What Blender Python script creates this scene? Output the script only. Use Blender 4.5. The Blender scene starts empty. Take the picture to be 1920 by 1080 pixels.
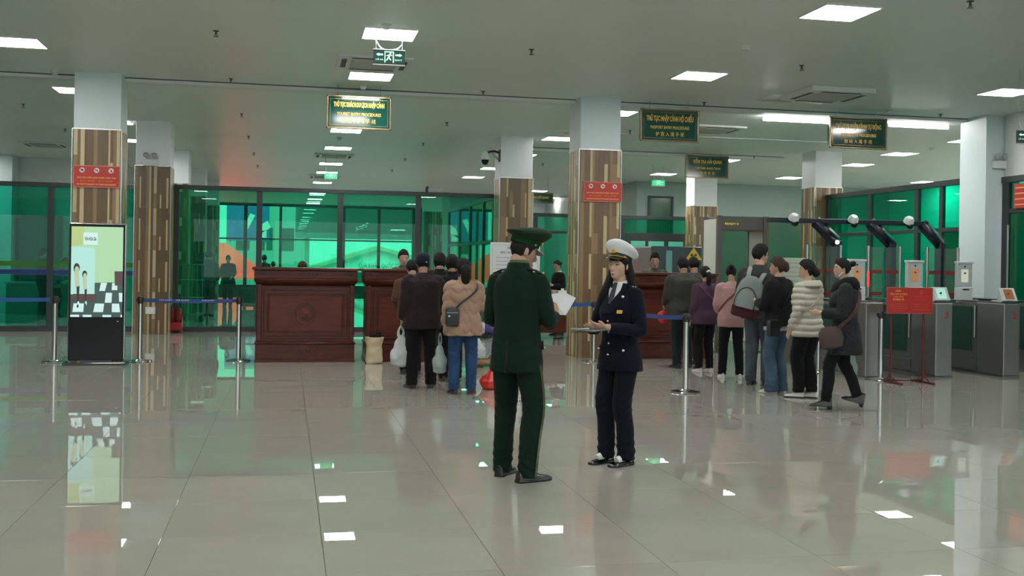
import bpy, bmesh, math, random
import numpy as np
from mathutils import Vector, Matrix, Euler, Quaternion
PI = math.pi
R = math.radians
random.seed(7)
scene = bpy.context.scene
C = scene.collection

# ---------------------------------------------------------------- camera
CAM_H, F_PX, ROLL, YAW, HORIZON = 1.425, 1996.9, 0.016, 0.2082, 495.5
cam_d = bpy.data.cameras.new('camera')
cam = bpy.data.objects.new('camera', cam_d)
C.objects.link(cam)
cam_d.sensor_width = 36.0
cam_d.lens = 36.0 * F_PX / 1920.0
cam_d.shift_y = -(540.0 - HORIZON) / 1920.0
cam_d.clip_end = 400
_r = Vector((math.cos(YAW), -math.sin(YAW), 0)); _f = Vector((math.sin(YAW), math.cos(YAW), 0)); _u = Vector((0, 0, 1))
_rx = _r * math.cos(ROLL) + _u * math.sin(ROLL)
_ux = _u * math.cos(ROLL) - _r * math.sin(ROLL)
_m = Matrix((_rx, _ux, -_f)).transposed().to_4x4()
_m.translation = (0, 0, CAM_H)
cam.matrix_world = _m
scene.camera = cam

# ---------------------------------------------------------------- world, exposure
world = bpy.data.worlds.new('world'); scene.world = world
world.use_nodes = True
wn = world.node_tree.nodes; wl = world.node_tree.links
wn.clear()
w_out = wn.new('ShaderNodeOutputWorld'); w_bg = wn.new('ShaderNodeBackground')
w_bg.inputs[0].default_value = (0.84, 0.97, 0.98, 1)
w_bg.inputs[1].default_value = 2.1
wl.new(w_bg.outputs[0], w_out.inputs[0])
scene.view_settings.view_transform = 'Standard'
scene.view_settings.look = 'None'
scene.view_settings.gamma = 1.0
scene.view_settings.use_curve_mapping = False
scene.view_settings.exposure = 0.0
PANEL_STRENGTH = 47.0
try:
    scene.cycles.use_denoising = True
    scene.cycles.transparent_max_bounces = 24
    scene.cycles.max_bounces = 8
    scene.cycles.diffuse_bounces = 4
    scene.cycles.glossy_bounces = 4
    scene.cycles.sample_clamp_indirect = 6.0
    scene.cycles.caustics_reflective = False
    scene.cycles.caustics_refractive = False
    scene.cycles.blur_glossy = 0.0
except Exception:
    pass

# soft daylight of an overcast sky, from behind the camera
sun_d = bpy.data.lights.new('sun', 'SUN'); sun_d.energy = 4.5; sun_d.angle = R(40); sun_d.color = (0.95, 1.0, 0.98)
sun = bpy.data.objects.new('sun', sun_d); C.objects.link(sun)
sun.rotation_euler = (R(38), 0, R(14))

# ---------------------------------------------------------------- helpers
def s2l(c):
    return tuple((v / 12.92 if v <= 0.04045 else ((v + 0.055) / 1.055) ** 2.4) for v in c)
def rgb(r, g, b):
    return s2l((r / 255.0, g / 255.0, b / 255.0)) + (1.0,)

def _pix_ray(px, py):
    x, y = px - 960.0, -(py - HORIZON)
    c, s = math.cos(ROLL), math.sin(ROLL)
    a, b = c * x - s * y, s * x + c * y
    return _r * a + _f * F_PX + _u * b
def ground(px, py, z=0.0):
    d = _pix_ray(px, py); t = (z - CAM_H) / d.z
    return Vector((d.x * t, d.y * t, z))
def on_y(px, py, y):
    d = _pix_ray(px, py); t = y / d.y
    return Vector((d.x * t, y, CAM_H + d.z * t))
def proj(x, y, z):
    v = Vector((x, y, z - CAM_H)); w = v.dot(_f)
    a, b = v.dot(_r) / w * F_PX, v.dot(_u) / w * F_PX
    c, s = math.cos(ROLL), math.sin(ROLL)
    return 960 + c * a + s * b, HORIZON - (-s * a + c * b), w

MATS = {}
def mat(name, col, rough=0.6, metal=0.0, spec=0.5, bump=0.0, bscale=60.0, var=0.0, vscale=4.0, emit=None, estr=0.0, sheen=0.0, coat=0.0, stretch=None, objvar=0.0, trans=0.0):
    if name in MATS: return MATS[name]
    m = bpy.data.materials.new(name); m.use_nodes = True
    nt = m.node_tree; b = nt.nodes['Principled BSDF']
    col = tuple(col)[:3] + (1.0,)
    b.inputs['Base Color'].default_value = col
    b.inputs['Roughness'].default_value = rough
    b.inputs['Metallic'].default_value = metal
    b.inputs['Specular IOR Level'].default_value = spec
    if sheen: b.inputs['Sheen Weight'].default_value = sheen
    if coat:
        b.inputs['Coat Weight'].default_value = coat; b.inputs['Coat Roughness'].default_value = 0.08
    if emit is not None:
        b.inputs['Emission Color'].default_value = tuple(emit)[:3] + (1.0,)
        b.inputs['Emission Strength'].default_value = estr
    src = None
    if bump or var:
        tc = nt.nodes.new('ShaderNodeTexCoord'); mp = nt.nodes.new('ShaderNodeMapping')
        nt.links.new(tc.outputs['Object'], mp.inputs[0])
        if stretch: mp.inputs['Scale'].default_value = stretch
    if var:
        n = nt.nodes.new('ShaderNodeTexNoise'); n.inputs['Scale'].default_value = vscale; n.inputs['Detail'].default_value = 4
        nt.links.new(mp.outputs[0], n.inputs['Vector'])
        rp = nt.nodes.new('ShaderNodeMapRange')
        rp.inputs[1].default_value = 0.3; rp.inputs[2].default_value = 0.7
        rp.inputs[3].default_value = 1 - var; rp.inputs[4].default_value = 1 + var
        nt.links.new(n.outputs['Fac'], rp.inputs[0])
        mx = nt.nodes.new('ShaderNodeVectorMath'); mx.operation = 'SCALE'
        mx.inputs[0].default_value = col[:3]
        nt.links.new(rp.outputs[0], mx.inputs['Scale'])
        src = mx.outputs[0]
    if objvar:
        oi = nt.nodes.new('ShaderNodeObjectInfo'); rp2 = nt.nodes.new('ShaderNodeMapRange')
        rp2.inputs[3].default_value = 1 - objvar; rp2.inputs[4].default_value = 1 + objvar
        nt.links.new(oi.outputs['Random'], rp2.inputs[0])
        mx2 = nt.nodes.new('ShaderNodeVectorMath'); mx2.operation = 'SCALE'
        if src is not None: nt.links.new(src, mx2.inputs[0])
        else: mx2.inputs[0].default_value = col[:3]
        nt.links.new(rp2.outputs[0], mx2.inputs['Scale'])
        src = mx2.outputs[0]
    if src is not None: nt.links.new(src, b.inputs['Base Color'])
    if bump:
        n2 = nt.nodes.new('ShaderNodeTexNoise'); n2.inputs['Scale'].default_value = bscale; n2.inputs['Detail'].default_value = 5
        nt.links.new(mp.outputs[0], n2.inputs['Vector'])
        bp = nt.nodes.new('ShaderNodeBump'); bp.inputs['Strength'].default_value = bump; bp.inputs['Distance'].default_value = 0.01
        nt.links.new(n2.outputs['Fac'], bp.inputs['Height'])
        nt.links.new(bp.outputs[0], b.inputs['Normal'])
    if trans:
        out = nt.nodes['Material Output']; tl = nt.nodes.new('ShaderNodeBsdfTranslucent'); ms = nt.nodes.new('ShaderNodeMixShader')
        tl.inputs[0].default_value = col; ms.inputs[0].default_value = trans
        nt.links.new(b.outputs[0], ms.inputs[1]); nt.links.new(tl.outputs[0], ms.inputs[2]); nt.links.new(ms.outputs[0], out.inputs[0])
    MATS[name] = m
    return m

def glass(name, tint, refl_rough=0.0, ior=1.5, veil=0.0, veilcol=(0.8, 0.9, 0.85)):
    m = bpy.data.materials.new(name); m.use_nodes = True
    nt = m.node_tree; nt.nodes.clear()
    out = nt.nodes.new('ShaderNodeOutputMaterial')
    tr = nt.nodes.new('ShaderNodeBsdfTransparent'); tr.inputs[0].default_value = tuple(tint) + (1.0,)
    gl = nt.nodes.new('ShaderNodeBsdfGlossy'); gl.inputs['Roughness'].default_value = refl_rough; gl.inputs[0].default_value = (1, 1, 1, 1)
    f0 = ((ior - 1) / (ior + 1)) ** 2      # Schlick reflectance, the same from both sides of a thin pane
    lw = nt.nodes.new('ShaderNodeLayerWeight'); lw.inputs[0].default_value = 0.5
    pw = nt.nodes.new('ShaderNodeMath'); pw.operation = 'POWER'; pw.inputs[1].default_value = 5.0
    nt.links.new(lw.outputs['Facing'], pw.inputs[0])
    fr = nt.nodes.new('ShaderNodeMath'); fr.operation = 'MULTIPLY_ADD'; fr.inputs[1].default_value = 1 - f0; fr.inputs[2].default_value = f0
    nt.links.new(pw.outputs[0], fr.inputs[0])
    mx = nt.nodes.new('ShaderNodeMixShader')
    nt.links.new(fr.outputs[0], mx.inputs[0])
    base = tr
    if veil:
        df = nt.nodes.new('ShaderNodeBsdfDiffuse'); df.inputs[0].default_value = tuple(veilcol) + (1.0,)
        m2 = nt.nodes.new('ShaderNodeMixShader'); m2.inputs[0].default_value = veil
        nt.links.new(tr.outputs[0], m2.inputs[1]); nt.links.new(df.outputs[0], m2.inputs[2]); base = m2
    nt.links.new(base.outputs[0], mx.inputs[1]); nt.links.new(gl.outputs[0], mx.inputs[2])
    nt.links.new(mx.outputs[0], out.inputs[0])
    MATS[name] = m
    return m

def obj(name, me, parent=None, loc=None, rot=None, scale=None, kind=None, label=None):
    o = bpy.data.objects.new(name, me); C.objects.link(o)
    if parent is not None: o.parent = parent
    if loc is not None: o.location = loc
    if rot is not None: o.rotation_euler = rot
    if scale is not None: o.scale = scale
    if kind: o['kind'] = kind
    if label: o['label'] = label
    return o

def mesh_of(name, bm, mats, smooth=False):
    me = bpy.data.meshes.new(name)
    bmesh.ops.recalc_face_normals(bm, faces=bm.faces)
    bm.to_mesh(me); bm.free()
    for m in (mats if isinstance(mats, (list, tuple)) else [mats]): me.materials.append(m)
    if smooth:
        me.polygons.foreach_set('use_smooth', [True] * len(me.polygons))
        me.set_sharp_from_angle(angle=R(42))
    return me

def part(name, bm, mats, parent=None, smooth=False, **kw):
    return obj(name, mesh_of(name, bm, mats, smooth), parent, **kw)

def thing(name, label, cat, loc=(0, 0, 0), rz=0.0, group=None):
    o = bpy.data.objects.new(name, None); C.objects.link(o)
    o.empty_display_size = 0.1
    o.location = loc; o.rotation_euler = (0, 0, rz)
    o['label'] = label; o['category'] = cat
    if group: o['group'] = group
    return o
def tag(o, label, cat, group=None):
    o['label'] = label; o['category'] = cat
    if group: o['group'] = group
    return o
def struct(name, bm=None, mats=None, loc=(0, 0, 0), rz=0.0, smooth=False):
    if bm is None:
        o = bpy.data.objects.new(name, None); C.objects.link(o)
    else:
        o = part(name, bm, mats, None, smooth)
    o.location = loc; o.rotation_euler = (0, 0, rz); o['kind'] = 'structure'
    return o

def box(bm, x0, x1, y0, y1, z0, z1, bev=0.0, mi=0, M=None):
    ret = bmesh.ops.create_cube(bm, size=1.0)
    vs = ret['verts']
    mm = Matrix.Translation(((x0 + x1) / 2, (y0 + y1) / 2, (z0 + z1) / 2)) @ Matrix.Diagonal((abs(x1 - x0), abs(y1 - y0), abs(z1 - z0), 1))
    bmesh.ops.transform(bm, matrix=mm, verts=vs)
    fs = set(f for v in vs for f in v.link_faces)
    if bev:
        es = list(set(e for f in fs for e in f.edges))
        r2 = bmesh.ops.bevel(bm, geom=es, offset=bev, segments=2, profile=0.5, affect='EDGES')
        fs = set(r2['faces']) | set(f for f in fs if f.is_valid)
        vs = list(set(v for f in fs for v in f.verts))
        # the untouched cube faces
        vs = list(set(vs) | set(v for f in fs for v in f.verts))
    for f in fs: f.material_index = mi
    if M is not None:
        bmesh.ops.transform(bm, matrix=M, verts=list(set(v for f in fs for v in f.verts)))
    return fs
def bx(x0, x1, y0, y1, z0, z1, bev=0.0):
    bm = bmesh.new(); box(bm, x0, x1, y0, y1, z0, z1, bev); return bm

def loft(bm, rings, cap=True, mi=0, closed=False):
    vr = [[bm.verts.new(p) for p in r] for r in rings]
    n = len(vr[0])
    for a, b in zip(vr[:-1], vr[1:]):
        for i in range(n):
            f = bm.faces.new((a[i], a[(i + 1) % n], b[(i + 1) % n], b[i])); f.material_index = mi; f.smooth = True
    if cap:
        f = bm.faces.new(list(reversed(vr[0]))); f.material_index = mi
        f = bm.faces.new(vr[-1]); f.material_index = mi
    return vr
def ering(c, ux, uy, rx, ry, n=16, p=2.0, ph=0.0):
    out = []
    for i in range(n):
        t = 2 * PI * i / n + ph
        ct, st = math.cos(t), math.sin(t)
        if p != 2.0:
            ct = math.copysign(abs(ct) ** (2 / p), ct); st = math.copysign(abs(st) ** (2 / p), st)
        out.append(Vector(c) + ux * (rx * ct) + uy * (ry * st))
    return out
def lathe(bm, prof, n=24, mi=0, c=(0, 0, 0)):
    rings = [ering(Vector(c) + Vector((0, 0, z)), Vector((1, 0, 0)), Vector((0, 1, 0)), max(r, 1e-4), max(r, 1e-4), n) for r, z in prof]
    loft(bm, rings, True, mi)
def catmull(pts, k):
    if len(pts) < 3 or k < 2: return list(pts)
    P = [pts[0] * 2 - pts[1] if hasattr(pts[0], 'length') else 2 * pts[0] - pts[1]] + list(pts)
    P.append(pts[-1] * 2 - pts[-2] if hasattr(pts[0], 'length') else 2 * pts[-1] - pts[-2])
    out = []
    for i in range(1, len(P) - 2):
        for j in range(k):
            t = j / k
            a, b, c, d = P[i - 1], P[i], P[i + 1], P[i + 2]
            out.append((b * 2 + (c - a) * t + (a * 2 - b * 5 + c * 4 - d) * (t * t) + (b * 3 - a - c * 3 + d) * (t ** 3)) * 0.5)
    out.append(pts[-1])
    return out
def tube(bm, pts, rad, n=10, k=1, ref=None, mi=0, p=2.0):
    """tube through pts; rad: list of r or (rx, ry); ref = vector that rx follows"""
    pts = [Vector(q) for q in pts]
    if not isinstance(rad, (list, tuple)): rad = [rad] * len(pts)
    rr = [Vector((q, q, 0)) if not isinstance(q, (list, tuple)) else Vector((q[0], q[1], 0)) for q in rad]
    if k > 1: pts, rr = catmull(pts, k), catmull(rr, k)
    ref = Vector(ref) if ref is not None else None
    rings = []; px = None
    for i, q in enumerate(pts):
        t = (pts[min(i + 1, len(pts) - 1)] - pts[max(i - 1, 0)]).normalized()
        b = ref if ref is not None else (px if px is not None else (Vector((1, 0, 0)) if abs(t.x) < 0.8 else Vector((0, 1, 0))))
        ux = b - t * b.dot(t)
        if ux.length < 1e-4: ux = t.orthogonal()
        ux.normalize(); uy = t.cross(ux); px = ux
        rings.append(ering(q, ux, uy, max(rr[i].x, 1e-4), max(rr[i].y, 1e-4), n, p))
    loft(bm, rings, True, mi)
def ball(bm, c, r, M=None, u=14, v=10, mi=0):
    ret = bmesh.ops.create_uvsphere(bm, u_segments=u, v_segments=v, radius=1.0)
    if not isinstance(r, (list, tuple)): r = (r, r, r)
    mm = Matrix.Translation(c) @ (M.to_4x4() if M is not None else Matrix.Identity(4)) @ Matrix.Diagonal((r[0], r[1], r[2], 1))
    bmesh.ops.transform(bm, matrix=mm, verts=ret['verts'])
    for f in set(f for w in ret['verts'] for f in w.link_faces): f.material_index = mi; f.smooth = True
def poly(bm, pts, mi=0):
    f = bm.faces.new([bm.verts.new(p) for p in pts]); f.material_index = mi; return f

# a side scene in which modifiers and lettering are turned into plain meshes
tmp_scene = bpy.data.scenes.new('workshop')
def evaluated(o):
    tmp_scene.collection.objects.link(o)
    tmp_scene.view_layers[0].update()
    dg = tmp_scene.view_layers[0].depsgraph
    me = bpy.data.meshes.new_from_object(o.evaluated_get(dg))
    d = o.data
    bpy.data.objects.remove(o)
    return me
def lettering(txt, size=0.1, mats=None, depth=0.0, align='CENTER', bold=0.0, width=None, flat=True):
    """mesh of words in the XZ plane facing -Y, centred on origin; width squeezes to that width"""
    cu = bpy.data.curves.new('lettering', 'FONT'); cu.body = txt; cu.size = size; cu.align_x = align; cu.align_y = 'CENTER'
    cu.extrude = depth; cu.resolution_u = 2
    if bold: cu.offset = bold
    o = bpy.data.objects.new('lettering', cu)
    me = evaluated(o)
    n = len(me.vertices)
    if n == 0: return me
    co = np.empty(n * 3); me.vertices.foreach_get('co', co); co = co.reshape(-1, 3)
    if width:
        w = co[:, 0].max() - co[:, 0].min()
        co[:, 0] = (co[:, 0] - (co[:, 0].max() + co[:, 0].min()) / 2) * width / max(w, 1e-6)
    co = np.stack([co[:, 0], -co[:, 2], co[:, 1]], 1)
    me.vertices.foreach_set('co', co.ravel()); me.update()
    me.materials.clear()
    if mats is not None: me.materials.append(mats)
    return me
# ---------------------------------------------------------------- materials
M_white = mat('white_paint', (0.60, 0.70, 0.715), 0.5, bump=0.02, bscale=220)
M_white_lit = mat('white_paint_lit', (0.82, 0.87, 0.88), 0.4, bump=0.02, bscale=220)  # same white, lightened to imitate stronger light on the rear columns
M_wallg = mat('grey_green_paint', (0.30, 0.40, 0.36), 0.55, var=0.03, vscale=0.6)
M_ceil = mat('ceiling_paint', (0.80, 0.885, 0.83), 0.40, spec=0.4, var=0.03, vscale=0.35)
M_wall = mat('wall_paint', (0.66, 0.71, 0.68), 0.55, var=0.03, vscale=0.6)
M_trim = mat('trim_paint', (0.76, 0.80, 0.78), 0.45)
M_gap = mat('shadow_gap', (0.10, 0.12, 0.11), 0.8)
M_frame = mat('dark_aluminium', (0.022, 0.027, 0.028), 0.38, spec=0.5)
M_tile = mat('polished_tile', (0.345, 0.340, 0.297), 0.0, spec=0.6, var=0.05, vscale=1.7, objvar=0.025)
MATS['polished_tile'].node_tree.nodes['Principled BSDF'].inputs['IOR'].default_value = 1.62
M_grout = mat('grout', (0.13, 0.12, 0.10), 0.7)
M_core = mat('column_core', (0.10, 0.075, 0.05), 0.7)
WOODS = [mat('plank_brown', (0.142, 0.084, 0.038), 0.34, bump=0.05, bscale=25, var=0.28, vscale=9, stretch=(5, 5, 0.5), objvar=0.14),
         mat('plank_tan', (0.232, 0.150, 0.070), 0.34, bump=0.05, bscale=25, var=0.24, vscale=9, stretch=(5, 5, 0.5), objvar=0.12),
         mat('plank_pale', (0.50, 0.40, 0.215), 0.34, bump=0.05, bscale=25, var=0.15, vscale=9, stretch=(5, 5, 0.5), objvar=0.10),
         mat('plank_grey', (0.115, 0.078, 0.042), 0.34, bump=0.05, bscale=25, var=0.25, vscale=9, stretch=(5, 5, 0.5), objvar=0.12)]
M_steel = mat('brushed_steel', (0.44, 0.45, 0.44), 0.32, metal=1.0, bump=0.03, bscale=40, stretch=(20, 20, 0.6))
M_gate = mat('gate_steel', (0.27, 0.28, 0.27), 0.40, metal=0.85, bump=0.03, bscale=40, stretch=(1, 1, 30))
M_chrome = mat('polished_chrome', (0.72, 0.72, 0.70), 0.10, metal=1.0)
M_black = mat('black_plastic', (0.012, 0.012, 0.013), 0.35)
M_blackg = mat('black_gloss', (0.006, 0.008, 0.008), 0.08)
M_darkmet = mat('dark_navy_metal', (0.012, 0.016, 0.028), 0.30)
M_panel = mat('led_diffuser', (0.9, 0.9, 0.9), 0.5, emit=(1.0, 0.985, 0.95), estr=PANEL_STRENGTH)
M_tube = mat('led_tube', (0.9, 0.9, 0.9), 0.5, emit=(1.0, 0.985, 0.95), estr=PANEL_STRENGTH)
M_red = mat('red_sheet', (0.44, 0.028, 0.014), 0.45)
M_redsign = mat('red_sign_sheet', (0.42, 0.016, 0.008), 0.45)
M_redpole = mat('red_lacquer', (0.10, 0.008, 0.010), 0.3)
M_yel = mat('yellow_print', (0.80, 0.56, 0.09), 0.5)
M_orange = mat('orange_print', (0.82, 0.36, 0.10), 0.5)
M_pinkp = mat('pink_print', (0.72, 0.20, 0.12), 0.5)
M_gold = mat('gold_letter', (0.66, 0.47, 0.08), 0.35, metal=0.3)
M_goldf = mat('gold_frame', (0.30, 0.22, 0.12), 0.25, metal=0.7)
M_signg = mat('sign_green', (0.003, 0.060, 0.045), 0.10, spec=0.6)
M_paper = mat('paper_white', (0.80, 0.82, 0.84), 0.6)
M_ink = mat('ink', (0.03, 0.03, 0.04), 0.6)
M_grey = mat('grey_plastic', (0.42, 0.45, 0.45), 0.4)
M_pale = mat('pale_plastic', (0.66, 0.70, 0.70), 0.4)
M_belt = mat('blue_belt', (0.012, 0.085, 0.30), 0.55, bump=0.05, bscale=300)
M_belt2 = mat('navy_belt', (0.018, 0.045, 0.20), 0.55, bump=0.05, bscale=300)
G_green = glass('green_glass', (0.30, 0.79, 0.625), veil=0.04, veilcol=(0.03, 0.50, 0.33), ior=1.30)
G_right = glass('deep_green_glass', (0.03, 0.66, 0.50), veil=0.03, veilcol=(0.0, 0.60, 0.36), ior=1.30)
G_left = glass('dark_green_glass', (0.16, 0.74, 0.60), veil=0.03, veilcol=(0.0, 0.45, 0.28), ior=1.30)
G_clear = glass('clear_glass', (0.84, 0.92, 0.89), veil=0.03)
G_fac = glass('facade_glass', (0.62, 0.90, 0.82), veil=0.02)
M_gpane = mat('dark_green_pane', (0.0, 0.085, 0.032), 0.12)

ORD = ['first', 'second', 'third', 'fourth', 'fifth', 'sixth', 'seventh', 'eighth', 'ninth', 'tenth', 'eleventh', 'twelfth']

# ---------------------------------------------------------------- floor and ceiling
floor = struct('floor', bx(-16, 24, -8, 51, -0.14, -0.0115), M_grout)
TS, TX, TY = 0.8, -1.404, 4.067
cells = []
for i in range(-14, 27):
    for j in range(-4, 58):
        x, y = TX + TS * i, TY + TS * j
        if y < 3.0 or y > 49.8: continue
        p = [proj(a, b, 0) for a in (x, x + TS) for b in (y, y + TS)]
        if min(q[2] for q in p) < 0.3: continue
        if max(q[0] for q in p) < -60 or min(q[0] for q in p) > 1980 or min(q[1] for q in p) > 1140: continue
        cells.append((min(q[2] for q in p), x, y))
cells.sort()
bmt = bmesh.new(); g = 0.0013
box(bmt, g, TS - g, g, TS - g, -0.0115, 0.0, bev=0.0004)
tile_me = mesh_of('tile', bmt, M_tile)
rt = random.Random(3)
for w, x, y in cells[:290]:
    obj('tile', tile_me, floor, loc=(x, y, 0), rot=(rt.gauss(0, 0.00008), rt.gauss(0, 0.00008), 0))
bmt = bmesh.new()
for w, x, y in cells[290:]:
    box(bmt, x + g, x + TS - g, y + g, y + TS - g, -0.0115, 0.0)
part('distant_tiles', bmt, M_tile, floor, kind='stuff')
bmt = bmesh.new()   # the rest of the floor, out of view
box(bmt, -16, 24, -8, TY - TS * 2, -0.0115, -0.0005)
part('floor_beyond_view', bmt, M_tile, floor, kind='stuff')

CEIL = 4.025
ceiling = struct('ceiling', bx(-16, 24, -8, 51, CEIL, CEIL + 0.2), M_ceil)
bm = bmesh.new()
box(bm, -16, 11.3, 16.16, 16.46, CEIL - 0.055, CEIL); t1 = struct('trim_1', bm, M_trim)
part('shadow_gap', bx(-16, 11.3, 16.135, 16.16, CEIL - 0.012, CEIL), M_gap, t1)
bm = bmesh.new(); box(bm, 4.9, 11.3, 23.0, 23.35, CEIL - 0.07, CEIL); t2 = struct('trim_2', bm, M_trim)
part('shadow_gap', bx(4.9, 11.3, 22.975, 23.0, CEIL - 0.012, CEIL), M_gap, t2)
bm = bmesh.new(); box(bm, 4.9, 11.0, 19.9, 20.05, CEIL - 0.02, CEIL); struct('trim_3', bm, M_trim)

# ---------------------------------------------------------------- walls
struct('wall_left', bx(-16.2, -16, -8, 51, -0.1, CEIL), M_wall)
struct('wall_right', bx(24, 24.2, -8, 51, -0.1, CEIL), M_wall)
wb = bmesh.new()      # behind the camera: piers and spandrels between tall windows
for x0 in (-16, -8.6, -1.2, 6.2, 13.6, 23.4): box(wb, x0, x0 + 0.6, -8.2, -8, -0.1, CEIL)
box(wb, -16, 24, -8.2, -8, 3.3, CEIL); box(wb, -16, 24, -8.2, -8, -0.1, 0.6)
struct('wall_front', wb, M_wall)
struct('wall_rear_left', bx(-16, -4.4, 30, 30.25, 0, CEIL), M_wall)
struct('wall_side_left', bx(-4.65, -4.4, 30.25, 51, 0, CEIL), M_wall)
wr = struct('wall_rear_right', bx(10.4, 24, 31, 33, 0, CEIL), M_wallg)
struct('wall_rear_centre', bx(6.3, 10.4, 42, 42.2, 0, CEIL), M_white)
struct('wall_side_centre', bx(6.3, 6.5, 42.2, 51, 0, CEIL), M_wall)
struct('wall_end_right', bx(10.2, 10.4, 33, 42, 0, CEIL), M_wall)
wu = struct('wall_right_upper', bx(11.62, 11.95, -8, 15.6, 2.98, CEIL), M_wall)

# ---------------------------------------------------------------- columns
def column(x0, x1, y0, y1, zc, faces, rows=4, seed=1, joined=False, edge=True, top=CEIL, paint=None):
    o = struct('column', bx(x0 + 0.012, x1 - 0.012, y0 + 0.012, y1 - 0.012, zc, top, 0.004), paint or M_white)
    if zc <= 0.01: return o
    part('cladding_core', bx(x0 + 0.014, x1 - 0.014, y0 + 0.014, y1 - 0.014, 0, zc), M_core, o)
    rr = random.Random(seed)
    cubes = []
    for m in WOODS:
        bmc = bmesh.new(); box(bmc, -0.5, 0.5, -0.5, 0.5, -0.5, 0.5, bev=0.02); cubes.append(mesh_of('plank', bmc, m))
    h = zc / rows
    pattern = {}
    def strips(w):
        out = []; x = 0.0
        while x < w - 0.024:
            s = min(rr.choice((0.028, 0.036, 0.046, 0.056, 0.07, 0.09)), w - x)
            if w - x - s < 0.024: s = w - x
            kind = rr.choice((0, 0, 1, 1, 3, 2, 2)) if s < 0.06 else rr.choice((0, 0, 1, 3)); segs = [(0.0, 1.0, kind)]
            if kind == 2 or rr.random() < 0.35:
                c = rr.uniform(0.3, 0.75)
                segs = [(0.0, c, 2 if kind == 2 else kind), (c, 1.0, rr.choice((0, 1, 3)) if kind == 2 else 2 if s < 0.06 else 1)]
                if rr.random() < 0.5: segs = [(0.0, c, segs[1][2]), (c, 1.0, segs[0][2])]
            if kind == 2 and rr.random() < 0.4: segs = [(0.0, 1.0, 2)]
            out.append((x, x + s, segs)); x += s
        return out
    bmj = bmesh.new() if joined else None
    for face in faces:
        w = (x1 - x0) if face in ('front', 'back') else (y1 - y0)
        st = strips(w - 0.03)
        for r in range(rows):
            for (a, b, segs) in st:
                for (s0, s1, k) in segs:
                    z0 = r * h + s0 * h + (0.0015 if s0 > 0 else 0.002); z1 = r * h + s1 * h - 0.0015
                    d = rr.choice((0.012, 0.0132, 0.0145))
                    u = (a + b) / 2 + 0.015; ww = (b - a) - 0.0012
                    if face == 'front': lo, sc = (x0 + u, y0 + 0.014 - d / 2, (z0 + z1) / 2), (ww, d, z1 - z0)
                    elif face == 'left': lo, sc = (x0 + 0.014 - d / 2, y1 - u, (z0 + z1) / 2), (d, ww, z1 - z0)
                    else: lo, sc = (x1 - 0.014 + d / 2, y0 + u, (z0 + z1) / 2), (d, ww, z1 - z0)
                    if joined:
                        box(bmj, lo[0] - sc[0] / 2, lo[0] + sc[0] / 2, lo[1] - sc[1] / 2, lo[1] + sc[1] / 2, lo[2] - sc[2] / 2, lo[2] + sc[2] / 2, mi=k)
                    else:
                        obj('plank', cubes[k], o, loc=lo, scale=sc)
    if joined: obj('planks', mesh_of('planks', bmj, WOODS), o, kind='stuff')
    if edge:
        bme = bmesh.new()
        for (ex, ey) in ((x0, y0), (x1, y0)):
            box(bme, ex - 0.009 if ex == x0 else ex - 0.004, ex + 0.004 if ex == x0 else ex + 0.009, ey - 0.006, ey + 0.012, 0, zc)
        box(bme, x0, x1, y0 - 0.004, y0 + 0.013, zc, zc + 0.018)
        box(bme, x0 - 0.004, x0 + 0.013, y0, y1, zc, zc + 0.018)
        part('edge_trim', bme, M_steel, o)
    return o
col1 = column(-2.96, -2.31, 15.83, 16.48, 3.22, ('front', 'right'), seed=11)
col3 = column(4.38, 5.05, 15.83, 16.50, 3.21, ('front', 'left'), seed=5)
col2 = column(-2.83, -2.18, 21.10, 21.74, 3.17, ('front', 'right'), seed=8, paint=M_white_lit)
col4 = column(4.18, 4.87, 21.10, 21.74, 3.17, ('front', 'left'), seed=21, paint=M_white_lit)
colR = column(11.28, 11.95, 15.62, 16.34, 0, ())
col5 = column(11.31, 11.97, 21.50, 22.15, 3.22, ('front', 'left'), seed=31, joined=True, paint=M_white_lit)
col6 = column(10.88, 11.56, 27.5, 28.15, 3.1, ('front', 'left'), seed=32, joined=True, paint=M_white_lit)
for i, (x, y) in enumerate(((-2.64, 26.4), (-2.64, 31.7), (-2.60, 37.0), (4.98, 37.0))):
    column(x - 0.33, x + 0.33, y, y + 0.65, 3.22, ('front', 'right') if x < 0 else ('front', 'left'), seed=40 + i, joined=True, paint=M_white_lit)
column(-7.5, -6.9, 29.3, 30, 0, ())

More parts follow.
